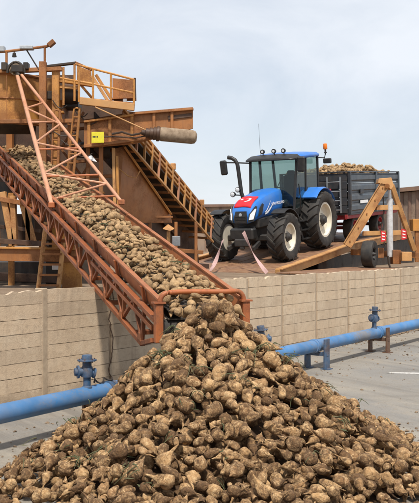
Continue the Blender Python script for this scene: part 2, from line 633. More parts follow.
# soil and chips along the wall foot
def scatter(name, label, n, pick, size, mat, seed):
    rs = random.Random(seed)
    g = MB()
    for _ in range(n):
        p = pick(rs)
        r = size(rs)
        q = M4.Rotation(rs.uniform(0, 6.28), 3, 'Z') @ M4.Rotation(rs.uniform(-.5, .5), 3, 'X')
        vs = []
        for v in ((1, 0, 0), (-1, 0, 0), (0, 1, 0), (0, -1, 0), (0, 0, 1), (0, 0, -1)):
            v = V(v)
            v = V((v.x * rs.uniform(.7, 1.3), v.y * rs.uniform(.6, 1.1), v.z * rs.uniform(.35, .8)))
            vs.append(p + q @ v * r + V((0, 0, r * .3)))
        g.add(vs, [(0, 2, 4), (2, 1, 4), (1, 3, 4), (3, 0, 4), (2, 0, 5), (1, 2, 5), (3, 1, 5), (0, 3, 5)])
    o = g.build(name, mat, smooth=50)
    tag(o, label, 'debris', kind='stuff')
    return o


PU = (V((2.82, 13.8, 0)) - V((-1.78, 7.23, 0))).normalized()
PN = V((PU.y, -PU.x, 0))
PIPE0 = V((-1.78, 7.23, .32))


def foot(rs):
    s = rs.uniform(-4, 15)
    return wp(s, 0, .04 + abs(rs.gauss(0, .10)))


scatter('soil_crumbs', 'brown soil crumbs along the foot of the concrete wall', 1500, foot, lambda rs: rs.uniform(.008, .035), M['earth'], 1)


def loose(rs):
    if rs.random() < .55:
        p = PIPE0 + PU * rs.uniform(-1, 10) + PN * rs.gauss(.1, .5)
    else:
        p = V((rs.uniform(-3, 4), rs.uniform(6, 15), 0))
    return V((p.x, p.y, 0))


scatter('gravel_chips', 'loose gravel and soil chips strewn on the dusty asphalt', 1500, loose, lambda rs: .004 + .022 * rs.random() ** 4, M['earth'], 2)

# ------------------------------------------------------------------ blue pipeline
pipe = empty('water_pipeline', V((PIPE0.x, PIPE0.y, 0)))
tag(pipe, 'long pale blue steel pipe on low stands in front of the wall', 'pipeline')
PR = .084


def pp(s, z=0., n=0.):
    return PIPE0 + PU * s + PN * n + V((0, 0, z))


def pipe_s(px):                            # distance along the pipe where photo column px crosses it
    k = (px - CX) / F
    return (k * PIPE0.y - PIPE0.x) / (PU.x - k * PU.y)


joints = [-5.2, pipe_s(110), pipe_s(314), pipe_s(378), 14.0, 20.0]
for a, b_ in zip(joints[:-1], joints[1:]):
    g = MB()
    n = max(2, int((b_ - a) / .6))
    g.path([pp(a + .004 + (b_ - a - .008) * k / n) for k in range(n + 1)], PR, 28)
    g.build('pipe_length', M['pipe_blue'], pipe)
for s in joints[1:-1]:
    g = MB()
    g.lathe([(PR + .001, -.05), (PR + .014, -.045), (PR + .014, -.012), (PR + .005, -.01), (PR + .005, .01), (PR + .014, .012), (PR + .014, .045), (PR + .001, .05)], pp(s), PU, 28)
    g.build('pipe_coupling', M['valve_blue'] if s < 3 else M['pipe_blue'], pipe)


def hydrant(px, lean, h=1.0, rz=0.):
    s = pipe_s(px)
    o = pp(s, PR - .012)
    ax = V((lean, 0, 1)).normalized()
    g = MB()
    k = h
    g.lathe([(.052, -.01), (.05, .01), (.036, .02), (.036, .10 * k), (.055, .105 * k), (.06, .13 * k), (.055, .19 * k), (.05, .2 * k), (.044, .21 * k), (.044, .255 * k)], o, ax, 20)
    v = g.build('hydrant_valve', M['valve_blue'], pipe)
    g = MB()
    g.lathe([(.044, .255 * k), (.092, .257 * k), (.092, .268 * k), (.05, .27 * k), (.05, .305 * k), (.046, .312 * k), (.01, .315 * k)], o, ax, 20)
    g.build('top_flange', M['valve_blue'], v)
    out = (M4.Rotation(rz, 3, 'Z') @ V((-.93, -.36, 0)))
    g = MB()
    g.lathe([(.04, .02), (.04, .075), (.062, .078), (.062, .095), (.036, .097), (.036, .12), (.02, .125)], o + ax * .155 * k, out, 16)
    g.build('side_outlet', M['valve_blue'], v)
    g = MB()
    g.lathe([(.03, .03), (.03, .06), (.05, .062), (.05, .08), (.012, .083)], o + ax * .15 * k, -out + V((0, 0, -.2)), 14)
    g.build('blank_flange', M['valve_blue'], v)
    side = out.cross(ax)
    for a in range(6):
        d_ = (out * math.cos(a * 1.047) + side * math.sin(a * 1.047)) * .074
        g = MB()
        g.tube(o + ax * .245 * k + d_, o + ax * .28 * k + d_, .007, 6)
        g.build('bolt', M['stand_brown'], v)
    return v


hydrant(87, .0, 1.0)
hydrant(374, .05, 1.12, .5)
hydrant(263, -.10, 1.05, 2.6)


def stand(px, mat, near_up, wdt=.055):
    s = pipe_s(px)
    g = MB()
    zt = .32 - PR
    g.beam(pp(s, -PR - .03, -.17), pp(s, -PR - .03, .17), .07, .05)
    st = g.build('pipe_stand', mat, pipe, bevel=.004)
    for q, top in ((-1, .04), (1, near_up)):
        g = MB()
        g.slab([pp(s - wdt, -.32, q * .135), pp(s + wdt, -.32, q * .135), pp(s + wdt * .9, top, q * .135), pp(s - wdt * .9, top, q * .135)], PN * .03 * q)
        g.build('upright', mat, st, bevel=.004)
        g = MB()
        g.box(pp(s, -.314, q * .15), (.13, .13, .012), M4.Rotation(math.atan2(PU.y, PU.x), 3, 'Z'))
        g.build('foot_plate', mat, st)


stand(98, M['stand_brown'], -.05)
stand(317, M['stand_blue'], .10, .075)
stand(379, M['stand_brown'], .08, .06)
# wire twisted round the coupling
g = MB()
s = joints[1]
pts = [pp(s - .25 + .02 * k, PR + .03 + .03 * math.sin(k * .9) * (1 - k / 18), .02 * math.cos(k)) for k in range(16)]
g.path(pts, .009, 6)
g.build('tie_wire', M['black_and_shade'], pipe)

# ------------------------------------------------------------------ sugar beets
def beet_mesh(seed, nr, ns):
    r_ = np.random.default_rng(seed)
    slim = r_.random() < .6
    Rm = r_.uniform(.175, .235) if slim else r_.uniform(.24, .335)
    tl = r_.uniform(.72, .95)                   # where the body ends and the root tail begins
    xm = r_.uniform(.18, .34)                   # widest place
    x = np.concatenate([[0, .012, .05], np.linspace(.10, 1, nr - 3)])
    cut = r_.random() < .5                      # crown sliced off by the harvester
    rad = np.sqrt(np.clip(1 - ((xm - x) / (xm * (1.25 if cut else 1.08))) ** 2, 0, 1))
    body = np.clip((tl - x) / (tl - xm), 0, 1)
    rad = np.where(x >= xm, (1 - (1 - body) ** r_.uniform(1.25, 2.1)) ** r_.uniform(.95, 1.25), rad)
    tail = r_.uniform(.10, .2) * np.clip((1.0 - x) / (1.02 - min(tl, .9)), 0, 1) ** .8 + .03
    rad = np.maximum(rad, np.where(x > .45, np.minimum(tail, 1), 0)) * Rm
    rad[0] = rad[1] * (.8 if cut else .3)
    if r_.random() < .35:                       # tail snapped off
        x = np.minimum(x, r_.uniform(.62, .8))
        rad = np.where(x >= x.max() - 1e-6, rad[np.argmax(x >= x.max() - 1e-6)], rad)
        rad[-1] *= .35
    ph = np.linspace(0, 2 * np.pi, ns, endpoint=False)
    X = np.repeat(x[:, None], ns, 1)
    PH = np.repeat(ph[None], nr, 0) + X * r_.uniform(-1, 1)
    Rr = np.repeat(rad[:, None], ns, 1)
    lump = np.zeros_like(Rr)
    for k in range(12):
        a = r_.integers(1, 7)
        lump += r_.uniform(.012, .045) * np.sin(a * PH + r_.uniform(0, 6)) * np.sin(r_.uniform(3, 15) * X + r_.uniform(0, 6))
    groove = r_.uniform(.12, .30) * np.exp(-((np.angle(np.exp(1j * (PH - r_.uniform(0, 6))))) / .28) ** 2)
    groove += r_.uniform(.05, .16) * np.exp(-((np.angle(np.exp(1j * (PH - r_.uniform(0, 6))))) / .25) ** 2)
    wr = .03 * np.sin(X * r_.uniform(30, 48) + 2 * np.sin(PH * 2 + r_.uniform(0, 6)))
    Rr = Rr * (1 + lump - groove * (X > .1) * (X < .9) + wr * (X > .25))
    Rr += r_.normal(0, .0045, Rr.shape) * (Rr > .1)
    sq = r_.uniform(.82, 1.0)
    bend, bend2 = r_.normal(0, .16, 2)
    Y = Rr * np.cos(PH) + bend * np.clip(X - .3, 0, 1) ** 1.5
    Z = Rr * np.sin(PH) * sq + bend2 * np.clip(X - .3, 0, 1) ** 1.5
    X2 = X + (0 if cut else 1) * r_.normal(0, .012, X.shape) * (X < .12)
    vs = np.stack([X2 - .38, Y, Z], -1).reshape(-1, 3)
    fs = []
    for i in range(nr - 1):
        for j in range(ns):
            j2 = (j + 1) % ns
            fs.append((i * ns + j, i * ns + j2, (i + 1) * ns + j2, (i + 1) * ns + j))
    fs.append(tuple(reversed(range(ns))))
    fs.append(tuple((nr - 1) * ns + j for j in range(ns)))
    vs = vs.tolist()
    if r_.random() < .4:                        # forked root
        a0 = r_.uniform(0, 6.28)
        base = np.array([.06 + r_.uniform(0, .12), Rm * .45 * math.cos(a0), Rm * .45 * math.sin(a0)])
        tip = base + np.array([r_.uniform(.22, .36), .20 * math.cos(a0), .20 * math.sin(a0)])
        b0 = len(vs)
        m_ = 7
        for q, rr in ((0, .15), (.45, .09), (.8, .045), (1, .012)):
            c_ = base + (tip - base) * q
            for j in range(m_):
                aa = 2 * math.pi * j / m_
                vs.append([c_[0] - .1 * math.sin(aa) * rr, c_[1] + rr * math.cos(aa), c_[2] + rr * math.sin(aa)])
        for i in range(3):
            for j in range(m_):
                j2 = (j + 1) % m_
                fs.append((b0 + i * m_ + j, b0 + i * m_ + j2, b0 + (i + 1) * m_ + j2, b0 + (i + 1) * m_ + j))
    return np.array(vs), fs


NV = 40
B_HI = [beet_mesh(100 + k, 24, 24) for k in range(NV)]
B_LO = [beet_mesh(100 + k, 11, 10) for k in range(NV)]


def rot_basis(axis, roll):
    a = axis / np.linalg.norm(axis)
    ref = np.array([0, 0, 1.]) if abs(a[2]) < .9 else np.array([1., 0, 0])
    b_ = np.cross(ref, a)
    b_ /= np.linalg.norm(b_)
    c_ = np.cross(a, b_)
    b2 = b_ * math.cos(roll) + c_ * math.sin(roll)
    c2 = np.cross(a, b2)
    return np.stack([a, b2, c2], 1)            # columns


def drop_fill(x0, x1, y0, y1, prof, core, size, seed, res=.014, tries=6000, tol=.045, lo=B_LO):
    """drop beets one by one onto a height grid until it reaches the wanted profile"""
    r_ = np.random.default_rng(seed)
    gx = np.arange(x0, x1, res)
    gy = np.arange(y0, y1, res)
    GX, GY = np.meshgrid(gx, gy, indexing='ij')
    T = prof(GX, GY)
    hf = np.where(T > .004, np.maximum(T - core, 0), 0.)
    mask = T > .02
    cand = np.argwhere(mask)
    gxg, gyg = np.gradient(T, res)
    out = []
    miss = 0
    small = False
    for it in range(tries):
        idx = cand[r_.integers(0, len(cand), 24)]
        d = T[idx[:, 0], idx[:, 1]] - hf[idx[:, 0], idx[:, 1]]
        k = idx[np.argmax(d)]
        if d.max() < (tol * 1.15 if small else tol * 1.5):
            miss += 1
            if miss > 60:
                if small:
                    break
                small, miss = True, 0
            continue
        i, j = k
        sx, sy = np.clip(gxg[i, j], -1, 1), np.clip(gyg[i, j], -1, 1)
        best = None
        L = size(r_, gx[i], gy[j]) * (.62 if small else 1)
        vi = int(r_.integers(0, NV))
        pts0 = lo[vi][0] * L
        for q in range(3):
            az = r_.uniform(0, 2 * np.pi)
            ax = np.array([math.cos(az), math.sin(az), 0])
            ax[2] = sx * ax[0] + sy * ax[1] + r_.normal(0, .30)
            Rm = rot_basis(ax, r_.uniform(0, 6.28))
            p = pts0 @ Rm.T
            ii = np.round(p[:, 0] / res).astype(int) + i
            jj = np.round(p[:, 1] / res).astype(int) + j
            ok = (ii >= 0) & (ii < len(gx)) & (jj >= 0) & (jj < len(gy))
            if ok.mean() < .8:
                continue
            z = (hf[ii[ok], jj[ok]] - p[ok, 2]).max() - .006
            over = z - T[i, j]
            if best is None or over < best[0]:
                best = (over, z, Rm, p, ii, jj, ok)
        if best is None:
            continue
        over, z, Rm, p, ii, jj, ok = best
        if over > .05:
            hf[max(i - 1, 0):i + 2, max(j - 1, 0):j + 2] += .012
            continue
        np.maximum.at(hf, (ii[ok], jj[ok]), p[ok, 2] + z)
        # close pinholes of the splat
        for a, b_ in ((1, 0), (-1, 0), (0, 1), (0, -1)):
            i2, j2 = np.clip(ii[ok] + a, 0, len(gx) - 1), np.clip(jj[ok] + b_, 0, len(gy) - 1)
            np.maximum.at(hf, (i2, j2), p[ok, 2] + z - res * .9)
        out.append((vi, L, Rm, np.array([gx[i], gy[j], z])))
    print('beets', len(out))
    return out, (GX, GY, T)


def merged_beets(items, name, mat, label, cat, lo=B_LO, xf=None):
    vs, fs, b0 = [], [], 0
    for vi, L, Rm, loc in items:
        v, f = lo[vi]
        p = (v * L) @ Rm.T + loc
        if xf is not None:
            p = xf(p)
        vs.append(p)
        fs += [tuple(k + b0 for k in q) for q in f]
        b0 += len(p)
    vs = np.concatenate(vs)
    c_ = vs.mean(0)
    c_[2] = vs[:, 2].min()
    me = bpy.data.meshes.new(name)
    me.from_pydata((vs - c_).tolist(), [], fs)
    me.shade_smooth()
    me.materials.append(mat)
    o = bpy.data.objects.new(name, me)
    col.objects.link(o)
    o.location = c_
    tag(o, label, cat, kind='stuff')
    return o


APX, APY, APH, APP = .010, 7.544, 1.28, 1.42
RK = [1.80, 1.58, 1.42, 1.38, 1.42, 1.42, 1.34, 1.22, 1.12, 1.44, 2.40, 3.15, 3.2, 3.0, 2.55, 2.08]
TH_K = np.arange(0, 361, 2.0)
RK_S = np.interp(TH_K, np.arange(0, 361, 22.5), RK + [RK[0]]) * 1.06
kern = np.ones(9) / 9
RK_S[:-1] = np.convolve(np.concatenate([RK_S[-5:-1], RK_S[:-1], RK_S[:4]]), kern, 'valid')
RK_S[-1] = RK_S[0]


def heap(X, Y):
    dx, dy = X - APX, Y - APY
    r = np.sqrt(dx * dx + dy * dy + .01)
    th = np.degrees(np.arctan2(dy, dx)) % 360
    Rr = np.interp(th, TH_K, RK_S) * (1 + .03 * np.sin(th / 57.3 * 7 + 1) + .02 * np.sin(th / 57.3 * 13))
    z = APH * np.clip(1 - r / Rr, 0, 1) ** APP
    z += .03 * np.sin(X * 5.1 + 1) * np.sin(Y * 4.3) * np.clip(z * 4, 0, 1)
    return np.maximum(z, 0)


def heap_size(r_, x, y):
    k = np.clip(heap(np.array(x), np.array(y)) / 1.0, 0, 1)
    s = .112 + .085 * k + .066 * r_.random() ** 2.2
    return s * (1.0 if r_.random() < .85 else .72)


items, (GX, GY, GT) = drop_fill(-2.7, 2.9, 4.3, 9.9, heap, .22, heap_size, 5, tries=20000)

# which ones show largest from the photograph's side of the heap
zb = np.full((520, 430), 1e9)
ib = np.full((520, 430), -1)
order = []
for k, (vi, L, Rm, loc) in enumerate(items):
    p = (B_HI[vi][0] * L) @ Rm.T + loc
    px = CX + p[:, 0] / p[:, 1] * F
    py = HY + (EYE - p[:, 2]) / p[:, 1] * F
    for a in (-1, 0, 1):
        for b_ in (-1, 0, 1):
            u = (px + a).astype(int)
            v_ = (py + b_).astype(int)
            ok = (u >= 0) & (u < 419) & (v_ >= 0) & (v_ < 503)
            u, v_, dd = u[ok], v_[ok], p[ok, 1] - .3 * p[ok, 2]
            near = dd < zb[v_, u]
            zb[v_[near], u[near]] = dd[near]
            ib[v_[near], u[near]] = k
cnt = np.bincount(ib[ib >= 0], minlength=len(items))
rank = np.argsort(-cnt)
single = set(rank[:300].tolist())
hi_me = []
for k, (v, f) in enumerate(B_HI):
    me = bpy.data.meshes.new('sugar_beet')
    me.from_pydata(v.tolist(), [], f)
    me.shade_smooth()
    me.materials.append(M['beet'])
    hi_me.append(me)
for k in rank[:300]:
    vi, L, Rm, loc = items[k]
    o = bpy.data.objects.new('sugar_beet', hi_me[vi])
    col.objects.link(o)
    mw = M4([[Rm[0, 0], Rm[0, 1], Rm[0, 2]], [Rm[1, 0], Rm[1, 1], Rm[1, 2]], [Rm[2, 0], Rm[2, 1], Rm[2, 2]]]).to_4x4()
    o.matrix_world = M4.Translation(V(loc)) @ mw @ M4.Scale(L, 4)
    px, py = CX + loc[0] / loc[1] * F, HY + (EYE - loc[2]) / loc[1] * F
    zone = 'near the top of the heap below the conveyor mouth' if py < 375 else ('on the left flank of the heap' if px < 140 else ('on the right flank of the heap' if px > 285 else 'low on the middle of the heap facing the camera'))
    shape = 'slender tapering' if np.abs(B_HI[vi][0][:, 1]).max() < .27 else 'stout rounded'
    tag(o, 'muddy brown %s sugar beet %s' % (shape, zone), 'sugar beet', '%s sugar beets %s' % (shape, zone))
rest = [items[k] for k in range(len(items)) if k not in single]
merged_beets(rest, 'sugar_beet_heap', M['beet'], 'mass of smaller muddy sugar beets filling the big foreground heap', 'sugar beets', lo=[beet_mesh(100 + k, 15, 14) for k in range(NV)])
# dark core under them, coloured for the shade in the gaps
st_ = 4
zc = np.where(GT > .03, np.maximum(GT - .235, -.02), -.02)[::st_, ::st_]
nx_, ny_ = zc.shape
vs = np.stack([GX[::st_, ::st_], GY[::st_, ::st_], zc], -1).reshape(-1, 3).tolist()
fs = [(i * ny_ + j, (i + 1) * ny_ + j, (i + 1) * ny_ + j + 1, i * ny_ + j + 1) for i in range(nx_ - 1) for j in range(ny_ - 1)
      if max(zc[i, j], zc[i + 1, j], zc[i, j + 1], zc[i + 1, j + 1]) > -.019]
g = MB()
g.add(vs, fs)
tag(g.build('shaded_gap_fill', M['soil'], smooth=80), 'dark core inside the heap, coloured for the shade between the beets', 'soil', kind='stuff')
def rim(rs_):
    a = rs_.uniform(0, 6.28)
    r_ = np.interp(math.degrees(a) % 360, TH_K, RK_S) * (1 + abs(rs_.gauss(0, .13)) - .03)
    return V((APX + math.cos(a) * r_, APY + math.sin(a) * r_, 0))


scatter('heap_crumbs', 'soil crumbs and root ends shed round the foot of the heap', 1600, rim, lambda rs_: .005 + .022 * rs_.random() ** 2, M['earth'], 8)
# leaf stalks caught between the beets
rs = random.Random(9)
g = MB()
surf = [items[k] for k in rank[:700]]
spots = [(160, 352, 16), (250, 350, 9), (200, 375, 6), (75, 460, 6), (140, 470, 7), (270, 345, 8), (190, 345, 10), (330, 420, 6), (110, 455, 8), (235, 380, 8), (300, 350, 6), (180, 330, 8)] + [(rs.uniform(20, 410), rs.uniform(330, 500), -rs.choice((2, 2, 3, 4))) for _ in range(34)]
for (px, py, n) in spots:
    best = min(surf, key=lambda q: (CX + q[3][0] / q[3][1] * F - px) ** 2 + (HY + (EYE - q[3][2]) / q[3][1] * F - py) ** 2)
    c_ = V(best[3])
    for _ in range(abs(n)):
        a = rs.uniform(0, 6.28)
        p = c_ + V((rs.uniform(-.07, .07), rs.uniform(-.10, .0), .02 + rs.uniform(0, .04)))
        d_ = V((math.cos(a), math.sin(a) * .6 - .25, rs.uniform(-.5, .35))).normalized()
        ln = rs.uniform(.05, .14) if n > 0 else rs.uniform(.03, .075)
        bend = V((rs.uniform(-.04, .04), rs.uniform(-.04, .04), -.05))
        pts = [p + d_ * ln * q / 4 + bend * (q / 4) ** 2 for q in range(5)]
        g.path(pts, .0042, 5, .0015)
        if rs.random() < .35:                    # a shred of blade at the tip
            e = pts[-1]
            sd = d_.cross(V((0, 0, 1))).normalized() * .016
            g.add([e - d_ * .05, e - d_ * .01 + sd, e + d_ * .03, e - d_ * .01 - sd], [(0, 1, 2, 3)])
tag(g.build('leaf_stalks', M['stalk'], smooth=60), 'green beet leaf stalks caught between the beets of the heap', 'stalks', kind='stuff')

# ------------------------------------------------------------------ beet piler
piler = empty('beet_piler', P(60, 285, 17.0) * 1.0)
tag(piler, 'big rusty orange beet piler with a long loaded boom conveyor', 'piler')

# ---- boom conveyor: s along, u across, v up
BO = V((-.075, 8.02, 1.17))
BH = V((-.359, .933, 0)).normalized()
BA = (BH + V((0, 0, .225))).normalized()
BC = V((BH.y, -BH.x, 0))
BN = BC.cross(BA).normalized()
if BN.z < 0:
    BN = -BN
BL = 12.6


def bp(s, u, v):
    return BO + BA * s + BC * u + BN * v


boom = MB()
boom.slab([bp(-.02, -.33, -.115), bp(BL, -.33, -.115), bp(BL, .33, -.115), bp(-.02, .33, -.115)], BN * .012)
for q in (-1, 1):                          # troughed edges of the belt
    boom.slab([bp(-.02, q * .20, -.10), bp(BL, q * .20, -.10), bp(BL, q * .335, -.03), bp(-.02, q * .335, -.03)], BN * .012)
boom = boom.build('boom_conveyor', M['rubber'], piler)
tag(boom, 'red oxide lattice boom carrying beets to the heap')
for q in (-1, 1):
    # skirt boards in overlapping lengths
    n = 6
    for k in range(n):
        a, b_ = .0 + BL * k / n, BL * (k + 1) / n
        ov = .0015 * (k % 2) * 2
        g = MB()
        g.slab([bp(a, q * (.355 + ov), -.11), bp(b_ + .02, q * (.355 + ov), -.11), bp(b_ + .02, q * (.40 + ov), .075), bp(a, q * (.40 + ov), .075 + rs.uniform(-.012, .0))], BC * .012 * q)
        g.build('skirt_board', M['skirt'], boom, bevel=.002)
        g = MB()
        g.beam(bp(a + .01, q * .415, .078), bp(b_ - .01, q * .415, .078), .05, .018, BN)
        g.build('skirt_lip', M['skirt'], boom)
        for e in (.25, .75):
            g = MB()
            s = a + (b_ - a) * e
            g.slab([bp(s - .02, q * .375, -.12), bp(s + .02, q * .375, -.12), bp(s + .02, q * .425, .065), bp(s - .02, q * .425, .065)], BC * .035 * q)
            g.build('skirt_bracket', M['boom'], boom)
    # truss: chords, posts and diagonals
    vt, vb = -.115, -.47
    g = MB()
    g.beam(bp(.0, q * .44, vt), bp(BL, q * .44, vt), .06, .05, BN)
    g.build('top_chord', M['boom'], boom, bevel=.004)
    g = MB()
    g.beam(bp(.36, q * .44, vb), bp(BL, q * .44, vb), .055, .05, BN)
    g.build('bottom_chord', M['boom'], boom, bevel=.004)
    g = MB()
    g.beam(bp(.05, q * .44, -.33), bp(.37, q * .44, vb + .003), .05, .045, BN)
    g.build('bottom_chord', M['boom'], boom, bevel=.004)
    n = 34
    ds = (BL - .4) / n
    for k in range(n):
        s0 = .4 + ds * k
        g = MB()
        if k % 2 == 0:
            g.beam(bp(s0, q * .44, vb + .025), bp(s0 + ds, q * .44, vt - .025), .028, .035, BC)
        else:
            g.beam(bp(s0, q * .44, vt - .025), bp(s0 + ds, q * .44, vb + .025), .028, .035, BC)
        g.build('diagonal', M['boom'], boom)
        if k % 2 == 0:
            g = MB()
            g.beam(bp(s0, q * .437, vt - .025), bp(s0, q * .437, vb + .025), .036, .036, BC)
            g.build('truss_post', M['boom'], boom)
    for k in range(0, n, 2):
        s0 = .4 + ds * k
        g = MB()
        g.slab([bp(s0 - .06, q * .47, vb + .03), bp(s0 + .06, q * .47, vb + .03), bp(s0 + .03, q * .47, vb + .10), bp(s0 - .03, q * .47, vb + .10)], BC * .006 * q)
        g.build('gusset', M['skirt'], boom)
    # mid rail near the end
    g = MB()
    g.beam(bp(.06, q * .447, -.215), bp(2.6, q * .447, -.215), .035, .04, BN)
    g.build('side_rail', M['boom'], boom)
for k in range(12):                        # idlers and cross ties under the belt
    s = .5 + k * 1.05
    g = MB()
    g.tube(bp(s, -.40, -.155), bp(s, .40, -.155), .038, 10)
    g.build('idler', M['black_and_shade'], boom)
    g = MB()
    g.beam(bp(s + .2, -.41, -.47), bp(s + .2, .41, -.47), .05, .04, BN)
    g.build('cross_tie', M['boom'], boom)
g = MB()
g.tube(bp(.04, -.36, -.21), bp(.04, .36, -.21), .085, 20)
g.build('end_drum', M['rubber'], boom)
# end posts and the bent guard tube
for q in (-1, 1):
    g = MB()
    c0 = bp(-.03, q * .435, 0)
    g.box(c0 + V((0, 0, -.13)), (.075, .075, .36), M4.Rotation(math.atan2(BC.y, BC.x), 3, 'Z'))
    pst = g.build('end_post', M['post'], boom, bevel=.006)
    g = MB()
    g.box(c0 + V((0, 0, .058)), (.115, .10, .016), M4.Rotation(math.atan2(BC.y, BC.x), 3, 'Z'))
    g.build('cap_plate', M['post'], boom)
z0, zt = .065, .15
arc = []
l0, r0 = bp(-.03, -.42, 0), bp(-.03, .42, 0)
for k in range(7):
    a = math.pi / 2 * k / 6
    arc.append(l0 + BC * (.085 * (1 - math.cos(a))) + V((0, 0, z0 + (zt - z0) * math.sin(a))))
for k in range(1, 6):
    arc.append(l0 + (r0 - l0) * (.1 + .8 * k / 6) + V((0, 0, zt + .004 * math.sin(k))))
for k in range(7):
    a = math.pi / 2 * (1 - k / 6)
    arc.append(r0 - BC * (.085 * (1 - math.cos(a))) + V((0, 0, z0 + (zt - z0) * math.sin(a))))
g = MB()
g.path(arc, .024, 12)
g.build('guard_tube', M['post'], boom)

# load on the belt
def belt_prof(X, Y):
    u = Y
    return np.where(np.abs(u) < .34, .17 * np.sqrt(np.clip(1 - (u / .36) ** 2, 0, 1)) + .015 * np.sin(X * 3.1) + .02, 0)


def belt_size(r_, x, y):
    return .11 + .085 * r_.random() ** 2


b_items, _ = drop_fill(-.25, BL - .3, -.33, .33, belt_prof, .10, belt_size, 21, res=.015, tries=5000)


def belt_xf(p):
    return (np.array(BO)[None] + p[:, :1] * np.array(BA)[None] + p[:, 1:2] * np.array(BC)[None] + (p[:, 2:3] - .095) * np.array(BN)[None])


merged_beets(b_items, 'conveyed_beets', M['beet_dry'], 'pale dusty sugar beets riding down the boom conveyor belt', 'sugar beets', xf=belt_xf)

g = MB()
rs2 = random.Random(12)
for _ in range(60):
    c_ = V(belt_xf(np.array([[rs2.uniform(0, 9), rs2.uniform(-.26, .26), .19]]))[0])
    for k in range(rs2.choice((2, 3, 4))):
        a = rs2.uniform(0, 6.28)
        d_ = V((math.cos(a), math.sin(a) * .7, rs2.uniform(-.2, .3))).normalized()
        ln = rs2.uniform(.05, .12)
        g.path([c_, c_ + d_ * ln * .5 + V((0, 0, .012)), c_ + d_ * ln + V((0, 0, -.01))], .006, 5, .002)
tag(g.build('belt_stalks', M['stalk'], smooth=60), 'green leaf stalks lying among the beets on the conveyor belt', 'stalks', kind='stuff')
# ---- stay mast of the boom
mast = None
AP = P(19, 76, 16.3)


def s_at(px, u):                          # place on the boom where photo column px is met
    lo, hi = 0, BL
    for _ in range(40):
        m_ = (lo + hi) / 2
        p = bp(m_, u, .1)
        if CX + p.x / p.y * F > px:
            lo = m_
        else:
            hi = m_
    return lo


sn = s_at(53, -.45)
fn, ff = bp(sn, -.46, .0), bp(sn, .60, .06)
apL, apR = AP + V((-.03, 0, 0)), AP + V((.05, 0, .02))
g = MB()
g.tube(apL, fn, .036, 12)
mast = g.build('stay_mast', M['mast'], piler)
tag(mast, 'faded pinkish red tubular frame holding up the boom')
g = MB()
g.tube(apR, ff, .028, 12)
g.build('mast_tube', M['mast'], mast)
for i, (a, b_) in enumerate(((.30, .26), (.30, .44), (.58, .44), (.58, .66), (.80, .66), (.80, .88), (.97, .88))):
    pa, pb = apL.lerp(fn, a), apR.lerp(ff, b_)
    g = MB()
    g.tube(pa, pb, .018, 8)
    g.build('mast_brace', M['mast'], mast)
for a in (.42, .63, .82, .96):
    g = MB()
    g.tube(apL.lerp(fn, a), apR.lerp(ff, a), .017, 8)
    g.build('mast_rung', M['post'] if a > .5 else M['mast'], mast)
for f_ in (fn, ff):
    g = MB()
    g.box(f_, (.10, .09, .08))
    g.build('mast_foot', M['post'], mast, bevel=.01)
g = MB()
g.tube(AP + V((0, .0, .0)), AP + V((-.05, .02, .12)), .05, 12)
g.box(AP + V((-.03, .05, .14)), (.22, .2, .14))
g.build('mast_head', M['black_and_shade'], mast, bevel=.01)


# ---- tower of the piler, bar by bar from the photograph
def bar(name, x0, y0, x1, y1, d, wpx, mat, dep=None, d1=None, parent=None, bevel=.006):
    """a straight member between two photo points at distance d (d1 at its far end), wpx thick in the photo"""
    d1 = d1 or d
    th = wpx / F * (d + d1) / 2
    g = MB()
    p, q = P(x0, y0, d), P(x1, y1, d1)
    t_ = (q - p).normalized()
    upv = V((0, -1, 0)).cross(t_)
    g.beam(p, q, dep or th, th, upv)
    return g.build(name, mat, parent or piler, bevel=min(bevel, th * .2))


def rod(name, pts, d, r, mat, parent=None, n=8):
    g = MB()
    g.path([P(x, y, d if len(e) == 0 else e[0]) for x, y, *e in pts], r, n)
    return g.build(name, mat, parent or piler)


def sheet(name, poly, mat, th=.04, parent=None, bevel=.004):
    """flat plate through photo points (x, y, d), th thick, away from the camera"""
    g = MB()
    g.slab([P(*p) for p in poly], V((0, th, 0)))
    return g.build(name, mat, parent or piler, bevel=bevel)


def block(name, x0, y0, x1, y1, d, dep, mat, parent=None, bevel=.01):
    a, b_ = P(x0, y0, d), P(x1, y1, d)
    g = MB()
    g.box(((a.x + b_.x) / 2, d + dep / 2, (a.z + b_.z) / 2), (abs(b_.x - a.x), dep, abs(a.z - b_.z)))
    return g.build(name, mat, parent or piler, bevel=bevel)


FD = 16.6
# hopper walls
hc = P(6, 100, FD + .95)
HR = .95
zt_, zb_ = P(0, 73.5, FD).z, P(0, 122, FD).z
for k in range(3):                                    # rounded shell of three rolled sheets
    secs = []
    for i_ in range(9):
        a_ = R(-100 + k * 57 + .3 + 56.4 * i_ / 8)
        sn_, cs_ = math.sin(a_), math.cos(a_)
        po = lambda r_, z_: V((hc.x + r_ * sn_, hc.y - r_ * cs_, z_))
        secs.append([po(HR, zb_), po(HR, zt_), po(HR - .03, zt_), po(HR - .03, zb_)])
    g = MB()
    g.loft(secs)
    g.build('hopper_sheet', M['orange'], piler, smooth=40)
for zz, rr in ((zb_, .035), ((zt_ + zb_) / 2, .014), (zt_, .03)):
    g = MB()
    g.path([V((hc.x + (HR + .012) * math.sin(R(-100 + 10 * k)), hc.y - (HR + .012) * math.cos(R(-100 + 10 * k)), zz)) for k in range(18)], rr, 6)
    g.build('hoop', M['rust'], piler)
sheet('hopper_panel', [(47, 78, FD + .25), (54, 78, FD + .25), (54, 101, FD + .25), (47, 101, FD + .25)], M['tan'])
sheet('hopper_panel', [(44, 100, FD + .35), (62, 100, FD + .35), (62, 122, FD + .35), (44, 122, FD + .35)], M['orange'])
bar('top_beam', -16, 72, 62, 69, FD - .05, 4, M['rust'], .12)
